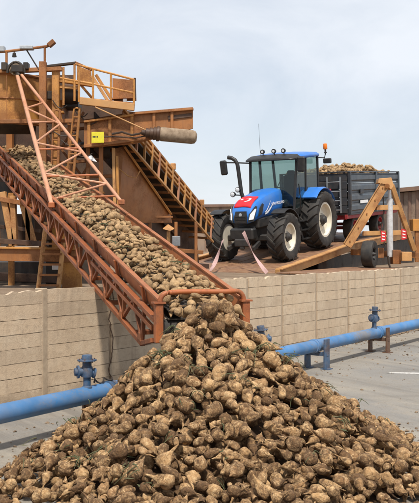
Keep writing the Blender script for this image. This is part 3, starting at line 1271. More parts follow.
bar('mid_beam', -16, 122, 84, 121, FD - .04, 4, M['rust'], .12)
bar('hopper_post', 43, 62, 43, 250, FD - .1, 7, M['rust'], .14)
bar('hopper_post', 56, 68, 56, 250, FD + .02, 7, M['orange'], .16)
bar('hopper_post', 10, 72, 10, 250, FD + 1.9, 6, M['rust'], .16)
sheet('hopper_side', [(62, 72, FD + .1), (62, 125, FD + .1), (78, 125, FD + 2.1), (78, 85, FD + 2.1)], M['rust'], th=.05)
sheet('interior_shade_panel', [(-16, 75, 19.0), (75, 75, 19.0), (75, 190, 19.0), (-16, 190, 19.0)], M['rust_and_shade'], th=.06)  # added dark backing, painted for the shaded inside of the tower
sheet('interior_shade_panel', [(60, 100, 18.9), (135, 112, 18.9), (135, 215, 18.9), (60, 215, 18.9)], M['rust_and_shade'], th=.06)
# black sheet standing in for the shade inside the feed mouth
sheet('mouth_shade', [(-16, 124, FD + .9), (36, 124, FD + .9), (35, 134, FD + 1.1), (-16, 134, FD + 1.1)], M['black_and_shade'], th=.05)
# pivot sheave and bearing blocks on top
ring = [(8 + 8 - 8.5 * math.cos(math.pi * k / 10), 73 - 11 * math.sin(math.pi * k / 10)) for k in range(11)]
rod('sheave_guard', ring, FD - .25, .025, M['black_and_shade'])
block('bearing_block', 1, 62, 6.5, 70, FD - .2, .18, M['black_and_shade'])
block('bearing_block', 23, 62, 28, 69, FD - .2, .18, M['black_and_shade'])
g = MB()
g.lathe([(.03, -.08), (.13, -.08), (.13, .08), (.03, .08)], P(16, 69, FD - .1), (0, 1, 0), 20)
g.build('sheave', M['drum'], piler)
# floodlight bar
rod('lamp_bar', [(-14, 52.5), (6, 51.5), (46, 46.5)], FD - .1, .028, M['rust'])
rod('lamp_post', [(6.5, 52), (6.5, 72)], FD - .1, .025, M['rust'])
rod('lamp_post', [(44.8, 47), (44.8, 68)], FD - .1, .024, M['rust'])
rod('lamp_stay', [(26, 49), (39, 70)], FD - .1, .014, M['black_and_shade'])
rod('pendant_cord', [(14.3, 51), (14.3, 55)], FD - .1, .008, M['black_and_shade'])
block('lamp_housing', 19.5, 45.2, 32.5, 48.8, FD - .2, .16, M['galv'])
block('lamp_housing', -6, 45.5, 4, 51, FD - .2, .16, M['galv'])
rod('lamp_arm', [(45, 47), (50, 45)], FD - .1, .03, M['rust'])
g = MB()
g.box(P(51.5, 43.5, FD - .1), (.15, .12, .09), M4.Rotation(R(-40), 3, 'Y'))
g.build('lamp_housing', M['rust'], piler, bevel=.01)
g = MB()
g.lathe([(.01, .05), (.03, .04), (.045, -.04), (.02, -.045)], P(14.3, 55, FD - .1), (0, -.3, 1), 12)
g.build('pendant_lamp', M['black_and_shade'], piler)
bar('roof_rail', 47, 66.5, 76, 63, FD, 2.2, M['black_and_shade'], .1)
bar('roof_rail', 75, 62.5, 92, 70, FD + .02, 2.2, M['rust'], .1)
# cladding and machinery next to the hopper
sheet('wind_panel', [(77, 65.5, FD + .5), (91, 71, FD + .5), (92, 86, FD + .5), (77, 84, FD + .5)], M['orange'])
bar('brace', 92, 76, 108, 101, FD + .3, 3.2, M['tan'], .1)
bar('brace', 96, 75, 112, 100, FD + .45, 3.2, M['orange'], .1)
bar('brace', 80, 84, 92, 98, FD + .25, 2.6, M['orange'], .09)
bar('cross_beam', 58, 80, 93, 85, FD + .06, 4, M['orange'], .12)
bar('cross_beam', 60, 87, 78, 88, FD + .1, 3, M['tan'], .1)
g = MB()
g.lathe([(.05, -.14), (.17, -.14), (.19, 0), (.17, .14), (.05, .14)], P(71, 95, FD + .35), (1, .15, 0), 20)
g.build('screen_drum', M['black_and_shade'], piler)
block('gear_housing', 64, 96, 78, 107, FD + .35, .5, M['black_and_shade'])
block('motor', 46, 91, 52, 99, FD + .1, .2, M['black_and_shade'])
rc = random.Random(4)
for k in range(14):                                   # junction boxes, brackets and cables on the tower
    x, y = rc.uniform(46, 108), rc.uniform(100, 205)
    block('bracket', x, y, x + rc.uniform(2, 5), y + rc.uniform(2, 5), FD + rc.uniform(.1, .3), rc.uniform(.08, .2), M[rc.choice(('rust', 'black_and_shade', 'orange', 'rust_and_shade'))])
for k in range(7):
    x, y = rc.uniform(44, 90), rc.uniform(98, 150)
    x2 = x + rc.uniform(10, 28)
    rod('cable', [(x + (x2 - x) * f / 5, y + 6 * math.sin(math.pi * f / 5) + rc.uniform(-.4, .4) + f) for f in range(6)], FD - rc.uniform(.05, .2), .011, M['black_and_shade'])
for x0, y0, x1, y1 in ((60, 112, 84, 147), (84, 112, 62, 147), (62, 150, 100, 200), (98, 150, 64, 205), (46, 128, 56, 165), (2, 76, 2, 72)):
    bar('brace', x0, y0, x1, y1, FD + .45, 2.2, M['rust'], .07)
# walkway and railing
wk = bar('walkway_beam', 80, 101, 134.5, 107.5, FD - .3, 7, M['tan'], .10)
g = MB()
g.slab([P(80, 98, FD - .26), P(134, 104, FD - .26), P(134, 102.5, FD + .55), P(80, 97, FD + .55)], V((0, 0, -.02)))
g.build('walkway_deck', M['rust'], piler)
for x, y0, y1 in ((63.5, 67, 105), (74.5, 64, 101), (79, 66, 102), (93, 69.5, 101), (111, 73.5, 103), (134, 79.5, 106)):
    rod('rail_post', [(x, y0), (x, y1)], FD - .28, .022, M['orange'])
rod('handrail', [(75, 64), (80, 65.5), (111, 73.5), (134, 79.5)], FD - .28, .022, M['orange'])
rod('handrail', [(60, 78), (93, 84), (111, 88), (134, 93)], FD - .28, .020, M['orange'])
sheet('control_box_panel', [(112.5, 78, FD + .35), (134.5, 80, FD + .35), (135, 98, FD + .35), (112.5, 99, FD + .35)], M['rust'], th=.35)
bar('panel_edge', 134.8, 78, 134.8, 98.5, FD + .3, 2.4, M['black_and_shade'], .06)
bar('box_leg', 125, 98, 125, 104, FD + .4, 4, M['galv'], .08)
# cross conveyor trough with its head drum
g = MB()
prof = [(84, 121, 148), (133, 113.5, 144), (193, 108.5, 128.5)]
sec = []
for x, ya, yb in prof:
    a, b_ = P(x, ya, FD - .12), P(x, yb, FD - .12)
    sec.append([a, b_, b_ + V((0, .06, 0)), a + V((0, .06, 0))])
g.loft(sec)
tr_ = g.build('trough_side', M['rust'], piler, bevel=.004)
g = MB()
sec = []
for x, ya, yb in prof:
    a, b_ = P(x, ya - 1.5, FD + .6), P(x, yb - 2, FD + .6)
    sec.append([a, b_, b_ + V((0, .06, 0)), a + V((0, .06, 0))])
g.loft(sec)
g.build('trough_side', M['rust'], piler, bevel=.004)
bar('trough_flange', 133, 114, 193.5, 109.2, FD - .16, 2, M['rust'], .1)
bar('trough_flange', 84, 146.5, 160, 137, FD - .16, 3, M['rust'], .1)
bar('trough_flange', 84, 122, 134, 115, FD - .16, 2, M['orange'], .1)
for x, ya, yb in ((89, 122, 145), (110, 118, 145), (132, 115, 143), (154, 113, 133), (172, 111.5, 130)):
    bar('trough_rib', x, ya, x, yb, FD - .14, 3, M['orange'] if x < 140 else M['rust'], .07)
sheet('trough_floor', [(84, 147, FD - .06), (160, 138, FD - .06), (160, 137, FD + .6), (84, 145, FD + .6)], M['rust_and_shade'], th=.03)
bar('trough_band', 168, 118, 192, 115, FD - .135, 4, M['rust_and_shade'], .02)
g = MB()
d0, d1 = P(160, 134, FD - .32), P(197, 137.5, FD - .26)
ax = (d1 - d0)
L_ = ax.length
g.lathe([(.02, 0), (.125, .0), (.135, .03), (.135, L_ - .10), (.12, L_ - .04), (.07, L_ - .005), (.01, L_)], d0, ax, 28)
g.build('head_drum', M['drum'], piler)
g = MB()
g.lathe([(.03, -.36), (.05, -.35), (.06, -.28), (.09, -.27), (.085, -.2), (.11, -.19), (.105, -.13), (.13, -.12), (.12, -.07), (.145, -.06), (.145, -.02), (.13, 0), (.03, .01)], d0, ax, 20)
g.build('drive_motor', M['rust_and_shade'], piler)
rod('hydraulic_hose', [(112, 134), (122, 132), (132, 135), (142, 133), (150, 136)], FD - .3, .022, M['black_and_shade'])
rod('hydraulic_hose', [(95, 137), (115, 136.5), (135, 138), (150, 135)], FD - .28, .016, M['rust_and_shade'])
rod('stay_cable', [(95, 107), (148, 131)], FD - .36, .013, M['tan'])
sg = sheet('warning_plate', [(91.5, 132, FD - .3), (104, 131.8, FD - .3), (104, 142.8, FD - .3), (91.5, 143, FD - .3)], M['yellow'], th=.012)
sg['label'] = 'small yellow warning plate with a dark line of print'
for x0, x1 in ((92.6, 93.8), (94.1, 95.2), (95.5, 96.4), (96.8, 97.8)):
    g = MB()
    g.slab([P(x0, 136, FD - .3 - .003), P(x1, 136, FD - .3 - .003), P(x1, 137.5, FD - .3 - .003), P(x0, 137.5, FD - .3 - .003)], V((0, .002, 0)))
    g.build('print_mark', M['ink'], sg)
# posts, ladders and gear under the walkway
def ladder(x0, x1, yt, yb, d, dx, n, mat, r=.018, parent=None):
    g = MB()
    g.path([P(x0 + dx, yb, d), P(x0, yt + 4, d), P(x0 + .8, yt + 1, d), P(x0 + 2.2, yt, d), P(x1, yt + .6, d)], r, 8)
    la = g.build('access_ladder', mat, piler)
    g = MB()
    g.tube(P(x1 + dx, yb, d), P(x1, yt, d), r * 1.5, 8)
    g.build('stile', mat, la)
    for k in range(n):
        f = (k + 1) / (n + 1)
        y = yt + (yb - yt) * f
        g = MB()
        g.tube(P(x0 + dx * f, y, d), P(x1 + dx * f, y, d), r * .8, 6)
        g.build('rung', mat, la)


ladder(73.5, 80, 108, 200, FD - .2, -9, 9, M['orange'])
ladder(53.5, 60, 110, 190, FD - .15, -3, 7, M['rust'])
for x, y0, y1, wpx, mt in ((113.5, 148, 212, 3, 'tan'), (117, 156, 210, 2.5, 'orange'), (101, 146, 200, 4, 'rust'), (88, 146, 215, 3.5, 'rust'), (70, 125, 250, 4, 'rust')):
    bar('frame_post', x, y0, x + (1.5 if x > 110 else 0), y1, FD + .1, wpx, M[mt], .1)
for x0, y0, x1, y1 in ((60, 130, 90, 128), (60, 147, 98, 146), (58, 163, 100, 160), (58, 178, 112, 176), (60, 205, 118, 206)):
    bar('cross_tie', x0, y0, x1, y1, FD + .3, 3, M['rust'], .1)
block('gear_housing', 78, 148, 92, 156, FD + .35, .4, M['black_and_shade'])
g = MB()
g.lathe([(.02, -.35), (.16, -.35), (.16, .35), (.02, .35)], P(92, 150, FD + .5), (1, .2, 0), 20)
g.build('lower_drum', M['black_and_shade'], piler)
g = MB()
g.slab([P(83, 156, FD - .1), P(92, 155.5, FD - .12), P(97, 162, FD - .15), P(86, 159.5, FD - .1)], V((0, .015, 0)))
g.build('white_tarp_scrap', M['white'], piler)
# inclined elevator from the tipping platform up to the tower; its right flank and belly face the camera
top0, e1 = P(213, 228, 22.0), P(146, 147, 17.6)
ed = (e1 - top0).normalized()
top1 = top0 + ed * ((e1 - top0).length + 1.2)
ec = V((ed.y, -ed.x, 0)).normalized()                 # across the belt, away from the camera
if ec.x > 0:
    ec = -ec
EW = .62
Z = lambda k: V((0, 0, k))
g = MB()
g.slab([top0 + Z(-.10), top1 + Z(-.10), top1 + ec * EW + Z(-.10), top0 + ec * EW + Z(-.10)], Z(.03))
elev_o = g.build('elevator_conveyor', M['black_and_shade'], piler)
tag(elev_o, 'rusty inclined elevator rising from the platform to the tower')
g = MB()
g.slab([top0 + ec * EW + Z(.2), top1 + ec * EW + Z(.2), top1 + ec * EW + Z(-.55), top0 + ec * EW + Z(-.6)], ec * .03)
g.build('elevator_side', M['rust_and_shade'], elev_o)
g = MB()
g.slab([top0 + ec * .02 + Z(-.06), top1 + ec * .02 + Z(-.06), top1 + ec * .02 + Z(.20), top0 + ec * .02 + Z(.20)], ec * .02)
g.build('elevator_side', M['rust'], elev_o)
for dz, mt in ((.0, 'orange'), (.105, 'tan'), (.21, 'orange')):
    g = MB()
    g.beam(top0 + Z(dz), top1 + Z(dz), .05, .045)
    g.build('side_rail', M[mt], elev_o)
ch0, ch1 = top0 + Z(-.36), top1 + Z(-.34)
g = MB()
g.beam(ch0, ch1, .05, .04)
g.build('outer_chord', M['tan'], elev_o)
n = 14
for k in range(n):
    f = (k + .5) / n
    p, q = ch0.lerp(ch1, f), top0.lerp(top1, f)
    g = MB()
    g.beam(p, q + Z(.20) - ec * .03, .035, .045, ec)
    g.build('side_post', M['tan'] if k % 3 else M['mast'], elev_o)
    g = MB()
    g.tube(p + ec * .03 + Z(.02), p + ec * EW + Z(.06), .03, 8)
    g.build('return_idler', M['rust'], elev_o)
for f in (.16, .52):
    g = MB()
    p = top0.lerp(top1, f)
    g.box(p + Z(.30), (.12, .12, .14))
    g.build('bearing_block', M['tan'], elev_o, bevel=.01)
# big side plates below the elevator
sheet('side_plate', [(114, 149, 17.0), (124, 146, 17.0), (170, 212, 19.0), (172, 223, 19.1), (143, 223, 18.2), (118, 213, 17.2)], M['rust'], th=.05)
bar('plate_stiffener', 124, 146, 171, 214, 16.95, 2.2, M['orange'], .08, d1=18.95)
rod('sagging_cable', [(118, 168), (128, 176), (136, 178), (140, 171)], 16.9, .012, M['tan'])
bar('plate_stiffener', 143, 217, 172, 217, 18.2, 2, M['rust'], .06, d1=18.9)
sheet('hopper_wall', [(125, 148, 19.0), (143, 150, 19.0), (196, 226, 22.4), (200, 275, 22.4), (128, 275, 19.4)], M['rust_and_shade'], th=.06)
g = MB()
g.slab([P(163, 229, 18.0), P(168, 225, 18.1), P(174, 229, 18.1), P(170, 231, 17.9)], V((0, .05, .02)))
g.build('rain_cap', M['tan'], piler)
bar('cap_pipe', 168.5, 231, 168.5, 246, 18.05, 3.5, M['tan'], .08)
block('grease_tank', 172, 236, 180, 246, 18.0, .2, M['galv'])
bar('sole_beam', 100, 262, 206, 266, 17.6, 5, M['rust_and_shade'], .2, d1=20.5)
bar('sole_beam', 116, 246, 200, 252, 17.4, 4, M['rust'], .2, d1=20.2)
for x in (128, 150, 176, 196):
    bar('frame_post', x, 222, x, 280, 17.8 + (x - 128) * .03, 3, M['rust'], .1)
# undercarriage at the left
UD = 15.3
bar('chassis_beam', -16, 254, 79, 255.5, UD, 13, M['rust'], .25)
bar('chassis_flange', -16, 247.5, 79, 249, UD - .02, 2, M['orange'], .32)
bar('chassis_beam', -16, 276, 62, 279, UD + 1.4, 8, M['rust_and_shade'], .25)
bar('side_sill', -16, 240, 48, 244, UD + .1, 5, M['rust_and_shade'], .2)
for x0, y0, x1, y1, wpx in ((3, 192, 13, 246, 6), (13, 196, 15, 246, 5), (22, 200, 34, 245, 6), (28, 206, 29, 246, 5), (-6, 180, -3, 246, 6)):
    bar('column', x0, y0, x1, y1, UD + .35, wpx, M['tan'], .14)
bar('tie_beam', -16, 196, 38, 206, UD + .3, 5, M['rust'], .14)
bar('tie_beam', -16, 225, 40, 231, UD + .5, 4, M['rust_and_shade'], .14)
block('drive_box', 34, 206, 46, 240, UD + .7, .5, M['rust_and_shade'])
block('drive_box', 15, 214, 23, 242, UD + 1.0, .5, M['rust_and_shade'])
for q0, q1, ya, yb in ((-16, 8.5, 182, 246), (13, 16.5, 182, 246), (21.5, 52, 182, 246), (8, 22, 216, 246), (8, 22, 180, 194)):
    sheet('gap_shade_panel', [(q0, ya, 17.4), (q1, ya, 17.4), (q1, yb, 17.4), (q0, yb, 17.4)], M['black_and_shade'] if q0 != 8 else M['rust_and_shade'], th=.04)  # added dark sheets closing sky gaps where the undercarriage is in shade
block('void_shade_block', -16, 262, 40, 292, UD + 1.7, .8, M['black_and_shade'])  # black block standing in for the shaded void under the chassis
sheet('belly_shade_panel', [(46, 205, UD + 1.6), (110, 212, UD + 1.6), (110, 290, UD + 1.6), (46, 290, UD + 1.6)], M['black_and_shade'], th=.06)  # black sheet painted for the shaded interior below the boom
sheet('bolster_panel', [(64, 240, UD - .1), (80, 248, UD - .1), (82, 290, UD - .1), (62, 290, UD - .1)], M['orange'], th=.06)
g = MB()
g.path([P(46, 222, UD - .35), P(38, 291, UD - .35)], .04, 8)
la = g.build('step_ladder', M['tan'], piler)
g = MB()
g.path([P(64, 238, UD - .35), P(58, 291, UD - .35)], .04, 8)
g.build('stile', M['tan'], la)
for k in range(5):
    f = k / 5 + .1
    y = 238 + 52 * f
    a, b_ = P(44.5 - 7 * f, y, UD - .35), P(63.5 - 5 * f, y + 1, UD - .35)
    g = MB()
    g.box((a + b_) / 2, ((b_ - a).length, .12, .035))
    g.build('rung', M['rust'], la)
block('oil_can', 52, 265, 59, 270, UD + .5, .15, M['white'])
g = MB()
g.tube(P(51, 212, UD - .6), P(48.5, 234, UD - .6), .03, 8)
g.build('hanging_rag', M['mast'], piler)
# stanchions carrying the boom root
for q in (-1, 1):
    g = MB()
    p = bp(9.2, q * .5, -.5)
    g.beam(p, V((p.x, p.y, YARD)), .10, .10)
    g.build('boom_stanchion', M['orange'], piler)

# ------------------------------------------------------------------ unloading platform
plat = empty('unloading_platform', V((2.7, 25.0, YARD)))
tag(plat, 'sloping tan steel unloading platform under the tractor and trailer', 'platform')
FR = V((-.5, -.866, 0))                    # the way the tractor faces
LF = V((.866, -.5, 0))                     # its left hand side
AX0 = V((1.30, 24.76, 0))                  # under its front axle


def tp(b, l, z=0.):
    """b metres behind the front axle, l metres to the left of the tractor's middle"""
    return AX0 - FR * b + LF * l + V((0, 0, z))


def deck_z(b):
    if b < -1.9:
        return YARD + .015
    if b < 3.2:
        return max(YARD + .015, 1.19 + .128 * b)
    return 1.60 + .07 * (b - 3.2)


brk = [-2.1, 0.6, 3.2, 10.5]
ws = [-2.1 + .42 * k for k in range(10)]
for i in range(3):
    b0, b1 = brk[i] + .006, brk[i + 1] - .006
    for l in range(9):
        g = MB()
        l0, l1 = -1.9 + l * .40 + .006, -1.9 + (l + 1) * .40 - .006
        dz = rs.uniform(-.006, .006)
        g.slab([tp(b0, l0, deck_z(b0) + dz), tp(b1, l0, deck_z(b1) + dz), tp(b1, l1, deck_z(b1) + dz), tp(b0, l1, deck_z(b0) + dz)], V((0, 0, -.05)))
        g.build('deck_plank', M['deck'], plat, bevel=.004)
for l in (-1.95, 1.75):
    for i in range(3):
        b0, b1 = brk[i], brk[i + 1]
        g = MB()
        g.beam(tp(b0, l, deck_z(b0) - .02), tp(b1, l, deck_z(b1) - .02), .13, .22)
        g.build('edge_beam', M['tan'], plat, bevel=.006)
        g = MB()
        g.beam(tp(b0, l + .04, deck_z(b0) + .10), tp(b1, l + .04, deck_z(b1) + .10), .2, .025)
        g.build('beam_flange', M['tan'], plat)
for b_ in (3.0, 5.0, 7.5, 10.0):
    for l in (-1.6, 1.4):
        g = MB()
        g.beam(tp(b_, l, YARD), tp(b_, l, deck_z(b_) - .06), .18, .18)
        g.build('support_leg', M['rust'], plat)
for b_ in (1.5, 3.4, 5.4, 8.0):
    g = MB()
    g.beam(tp(b_, -1.85, deck_z(b_) - .14), tp(b_, 1.66, deck_z(b_) - .14), .14, .14)
    g.build('cross_beam', M['rust_and_shade'], plat)
g = MB()
g.slab([tp(2.2, -2.0, YARD), tp(10.5, -2.0, YARD), tp(10.5, -2.0, deck_z(10.5) + 1.1), tp(2.2, -2.0, deck_z(2.2) + 1.0)], LF * .06)
g.build('trailer_shade_plate', M['rust_and_shade'], plat)  # added dark plate, hides sky and stands in for shade under the trailer
g = MB()
g.slab([tp(.9, 1.64, YARD), tp(10.4, 1.64, YARD), tp(10.4, 1.64, deck_z(10.4) - .14), tp(.9, 1.64, deck_z(.9) - .14)], -LF * .04)
g.build('side_plate', M['black_and_shade'], plat)  # added black skirt, painted for the shade below the edge beam
# side apron boards lying in front of the ramp
for k in range(5):
    g = MB()
    l0 = 1.95 + k * .38
    g.slab([tp(-2.6, l0, YARD + .012), tp(2.5, l0, YARD + .012), tp(2.5, l0 + .365, YARD + .012), tp(-2.6, l0 + .365, YARD + .012)], V((0, 0, .035)))
    g.build('apron_plank', M['deck'], plat, bevel=.004)

# A-shaped tipping frame
AFD = 25.4


def af(x, y, d=AFD):
    return P(x, y, d)


def plate_bar(name, p, q, wd, dep, mat, parent):
    g = MB()
    t_ = (q - p).normalized()
    g.beam(p, q, dep, wd, V((0, -1, 0)).cross(t_))
    return g.build(name, mat, parent, bevel=.008)


fr_o = plate_bar('tipping_frame', af(347, 246), af(385, 184), .27, .12, M['tan'], plat)
tag(fr_o, 'tan A-shaped steel frame with a hydraulic cylinder')
for o_ in (-1, 1):
    t_ = (af(385, 184) - af(347, 246)).normalized()
    nrm = V((0, -1, 0)).cross(t_) * (.125 * o_)
    plate_bar('flange', af(347.5, 245.5, AFD - .075) + nrm, af(384.5, 185, AFD - .075) + nrm, .022, .05, M['tan'], fr_o)
for f_ in (.08, .30, .52, .74, .94):
    p_ = af(347, 246, AFD - .062).lerp(af(385, 184, AFD - .062), f_)
    g = MB()
    g.tube(p_, p_ + V((0, -.03, 0)), .022, 6)
    g.build('bolt_head', M['rust'], fr_o)
plate_bar('frame_leg', af(391, 184, AFD + .3), af(414, 250, AFD + .9), .13, .22, M['tan'], fr_o)
plate_bar('frame_tie', af(376, 207.5), af(399, 207.5, AFD + .45), .15, .08, M['tan'], fr_o)
plate_bar('frame_tie', af(363, 233.5), af(409, 232.5, AFD + .8), .14, .08, M['tan'], fr_o)
g = MB()
g.slab([af(378, 183, AFD - .1), af(379, 178.5, AFD - .1), af(391.5, 177.5, AFD - .05), af(394, 186, AFD - .05), af(391, 190, AFD - .05), af(386, 184.5, AFD - .1)], V((0, .4, 0)))
g.build('frame_head', M['tan'], fr_o, bevel=.01)
g = MB()
g.tube(af(387, 186, AFD - .14), af(390, 184, AFD + .5), .07, 14)
g.build('head_pin', M['rust'], fr_o)
g = MB()
c0, c1 = af(389.5, 187, AFD + .25), af(390, 257, AFD + .25)
g.lathe([(.05, 0), (.055, .35), (.095, .36), (.095, (c1 - c0).length - .1), (.08, (c1 - c0).length)], c0, c1 - c0, 20)
g.build('hydraulic_cylinder', M['chrome'], fr_o)
rod('hydraulic_hose', [(383, 196), (384, 212), (381, 228), (385, 246)], AFD + .2, .02, M['black_and_shade'], fr_o)
for x, y, d in ((383.5, 236, AFD - .12), (404, 234, AFD + .6)):
    g = MB()
    g.slab([P(x - 2.6, y - 5.5, d), P(x + 2.4, y - 4, d), P(x + 2.6, y + 5, d), P(x - 2.4, y + 6, d)], V((0, .012, 0)))
    pl = g.build('warning_plate', M['sign_red'], fr_o)
    for k in range(3):
        yy = y - 3 + 3 * k
        g = MB()
        g.slab([P(x - 1.4, yy - .5, d - .004), P(x + 1.4, yy + .1, d - .004), P(x + 1.4, yy + 1.2, d - .004), P(x - 1.4, yy + .6, d - .004)], V((0, .003, 0)))
        g.build('print_mark', M['white'], pl)


def wheel(parent, c, rad, wid, rimr, axis, rim_mat, lugs=0, name='wheel', dish=.5, offset=.12):
    """axis points to the outer face"""
    ax = V(axis).normalized()
    c = V(c)
    hw = wid / 2
    g = MB()
    # rim: bead ring, dished disc and hub
    o_ = hw * .72
    g.lathe([(rimr * .98, -o_), (rimr * .98, o_), (rimr * 1.02, o_ + .015), (rimr * .90, o_ + .012), (rimr * .86, o_ * dish), (rimr * .62, o_ * dish - .05), (rimr * .40, o_ * dish - .01), (rimr * .40, o_ * dish + .005), (.02, o_ * dish + .01), (.02, -o_)], c, ax, 40)
    wl = g.build(name, rim_mat, parent)
    g = MB()
    rr, hh = rad, hw
    dp = .032 if lugs else 0
    b_ = rimr
    prof = [(b_ * .99, -hh * .74), (b_ * 1.06, -hh * .86), ((b_ + rr) / 2, -hh), (rr * (.93 - dp * .6), -hh * .94), (rr * (.965 - dp), -hh * .72), (rr * (.975 - dp), 0), (rr * (.965 - dp), hh * .72), (rr * (.93 - dp * .6), hh * .94), ((b_ + rr) / 2, hh), (b_ * 1.06, hh * .86), (b_ * .99, hh * .74)]
    g.lathe(prof + prof[:1], c, ax, 48, caps=False)
    if lugs:
        a = ax.orthogonal().normalized()
        e = ax.cross(a)
        for sgn in (-1, 1):
            for k in range(lugs):
                t0 = 2 * math.pi * (k + (0 if sgn > 0 else .5)) / lugs
                rows_ = []
                for q in range(4):
                    f = q / 3
                    hq = sgn * hh * (-.04 + 1.04 * f)
                    tt = t0 - f * .26 * (1.4 / rad) * .7
                    ro = rr * (1.0 - .012 * f - (.05 if q == 3 else 0))
                    ri = rr * (.915 - .03 * f - (.05 if q == 3 else 0))
                    wq = .036 / rad * (1 + .25 * f)
                    cc = []
                    for (ra, dt) in ((ri, -wq * 1.3), (ro, -wq * .8), (ro, wq * .8), (ri, wq * 1.3)):
                        cc.append(c + ax * hq + (a * math.cos(tt + dt) + e * math.sin(tt + dt)) * ra)
                    rows_.append(cc)
                g.loft(rows_)
    g.build('tyre', M['tyre'], wl, smooth=30)
    g = MB()
    g.lathe([(rimr * .30, 0), (rimr * .30, .06), (rimr * .22, .09), (rimr * .20, .13), (.02, .14)], c + ax * (o_ * dish), ax, 20)
    g.build('hub', M['t_engine'], wl)
    for k in range(8):
        a = ax.orthogonal().normalized()
        e = ax.cross(a)
        t0 = 2 * math.pi * k / 8
        g = MB()
        p = c + ax * (o_ * dish - .005) + (a * math.cos(t0) + e * math.sin(t0)) * rimr * .35
        g.tube(p, p + ax * .03, .016, 6)
        g.build('wheel_nut', M['t_engine'], wl)
    return wl


wheel(plat, P(369.5, 254, AFD - .35), .41, .34, .20, (.90, -.44, 0), M['t_engine'], 0)
# sole beams and boxes at the foot of the frame
plate_bar('sole_beam', P(352, 252, AFD + .4), P(430, 256, AFD + 1.2), .18, .2, M['rust'], plat)
block('sole_box', 402, 252, 412, 261, AFD - .2, .4, M['tan'], plat)
block('sole_box', 374, 248, 384, 258, AFD + .1, .4, M['rust'], plat)
block('sole_box', 393, 250, 401, 264, AFD + .1, .4, M['rust'], plat)
rod('anchor_chain', [(388, 256), (389, 264), (391, 270)], AFD - .2, .03, M['black_and_shade'], plat)
block('valve_box', 413, 219, 424, 231, AFD + 1.6, .5, M['orange'], plat)
bar('valve_post', 417, 230, 417, 262, AFD + 1.7, 4, M['rust'], .12, parent=plat)

# ------------------------------------------------------------------ tractor
pitch = math.atan2(.35, 2.64)
tx = tp(2.64, 0)
rear_z = 1.19 + .128 * 2.64 + .015
tr_root = empty('tractor', (tx.x, tx.y, rear_z), True)
tag(tr_root, 'blue farm tractor with cream wheel rims parked nose down on the ramp', 'tractor')
yaw = math.atan2(FR.y, FR.x)
tr_root.rotation_mode = 'QUATERNION'
tr_root.rotation_quaternion = (M4.Rotation(yaw, 3, 'Z') @ M4.Rotation(pitch, 3, 'Y')).to_quaternion()
T = tr_root
WB = 2.64
for q in (-1, 1):
    wheel(T, (WB, q * .99, .70), .70, .50, .40, (0, q, 0), M['rim'], 16)
    wheel(T, (0, q * .97, .90), .90, .58, .54, (0, q, 0), M['rim'], 18)
# running gear
g = MB()
g.loft([[V((x, -w_, z0)), V((x, w_, z0)), V((x, w_ * 1.05, z1)), V((x, -w_ * 1.05, z1))] for x, w_, z0, z1 in ((-.45, .26, .55, 1.25), (.7, .28, .55, 1.2), (1.3, .27, .55, 1.15), (2.2, .26, .60, 1.15), (3.0, .25, .62, 1.05))])
g.build('transmission', M['t_engine'], T, bevel=.02)
g = MB()
g.beam((WB, -.80, .68), (WB, .80, .68), .2, .18)
g.build('front_axle', M['t_engine'], T, bevel=.03)
g = MB()
g.beam((0, -.75, .90), (0, .75, .90), .3, .3)
g.build('rear_axle', M['t_engine'], T, bevel=.04)
g = MB()
g.box((3.22, 0, .86), (.30, .74, .34))
g.build('front_weight', M['t_black'], T, bevel=.05)
g = MB()
g.box((3.30, 0, .62), (.2, .46, .22))
g.box((3.34, 0, .50), (.10, .16, .14))
g.build('front_hitch', M['t_engine'], T, bevel=.03)
for q in (-1, 1):
    g = MB()
    g.beam((2.95, q * .36, .58), (3.45, q * .40, .46), .07, .12)
    g.build('lift_arm', M['t_engine'], T, bevel=.01)
g = MB()
g.box((1.25, .46, .72), (.85, .36, .52))
g.build('fuel_tank', M['t_black'], T, bevel=.07)
g = MB()
g.box((1.25, -.46, .72), (.85, .36, .52))
g.build('battery_box', M['t_black'], T, bevel=.07)


# bonnet
def bonnet_sec(x, hw, zt, zb, crown):
    pts = []
    prof = [(-.96, 0), (-1.03, .35), (-1.01, .78), (-.93, .945), (-.62, .99), (0, 1.0 + crown), (.62, .99), (.93, .945), (1.01, .78), (1.03, .35), (.96, 0)]
    for a, b__ in prof:
        pts.append(V((x, a * hw, zb + (zt - zb) * b__)))
    return pts


BON = [(1.10, .41, 2.04, 1.24, .02), (1.6, .405, 2.01, 1.22, .02), (2.1, .40, 1.96, 1.20, .02), (2.6, .39, 1.88, 1.18, .02), (2.95, .38, 1.78, 1.16, .02), (3.15, .36, 1.67, 1.15, .02), (3.27, .32, 1.53, 1.14, .02), (3.33, .28, 1.38, 1.14, .02)]
g = MB()
g.loft([bonnet_sec(*b_) for b_ in BON])
bon = g.build('bonnet', M['t_blue'], T, smooth=45, subsurf=1)


def bon_top(x, y, off=0.):
    xs = [b_[0] for b_ in BON]
    zt = np.interp(x, xs, [b_[2] for b_ in BON])
    zb = np.interp(x, xs, [b_[3] for b_ in BON])
    hw = np.interp(x, xs, [b_[1] for b_ in BON])
    f = np.interp(abs(y) / hw, [0, .6, .90, 1.0], [1.02, .992, .93, .78])
    return V((x, y, zb + (zt - zb) * f + off))


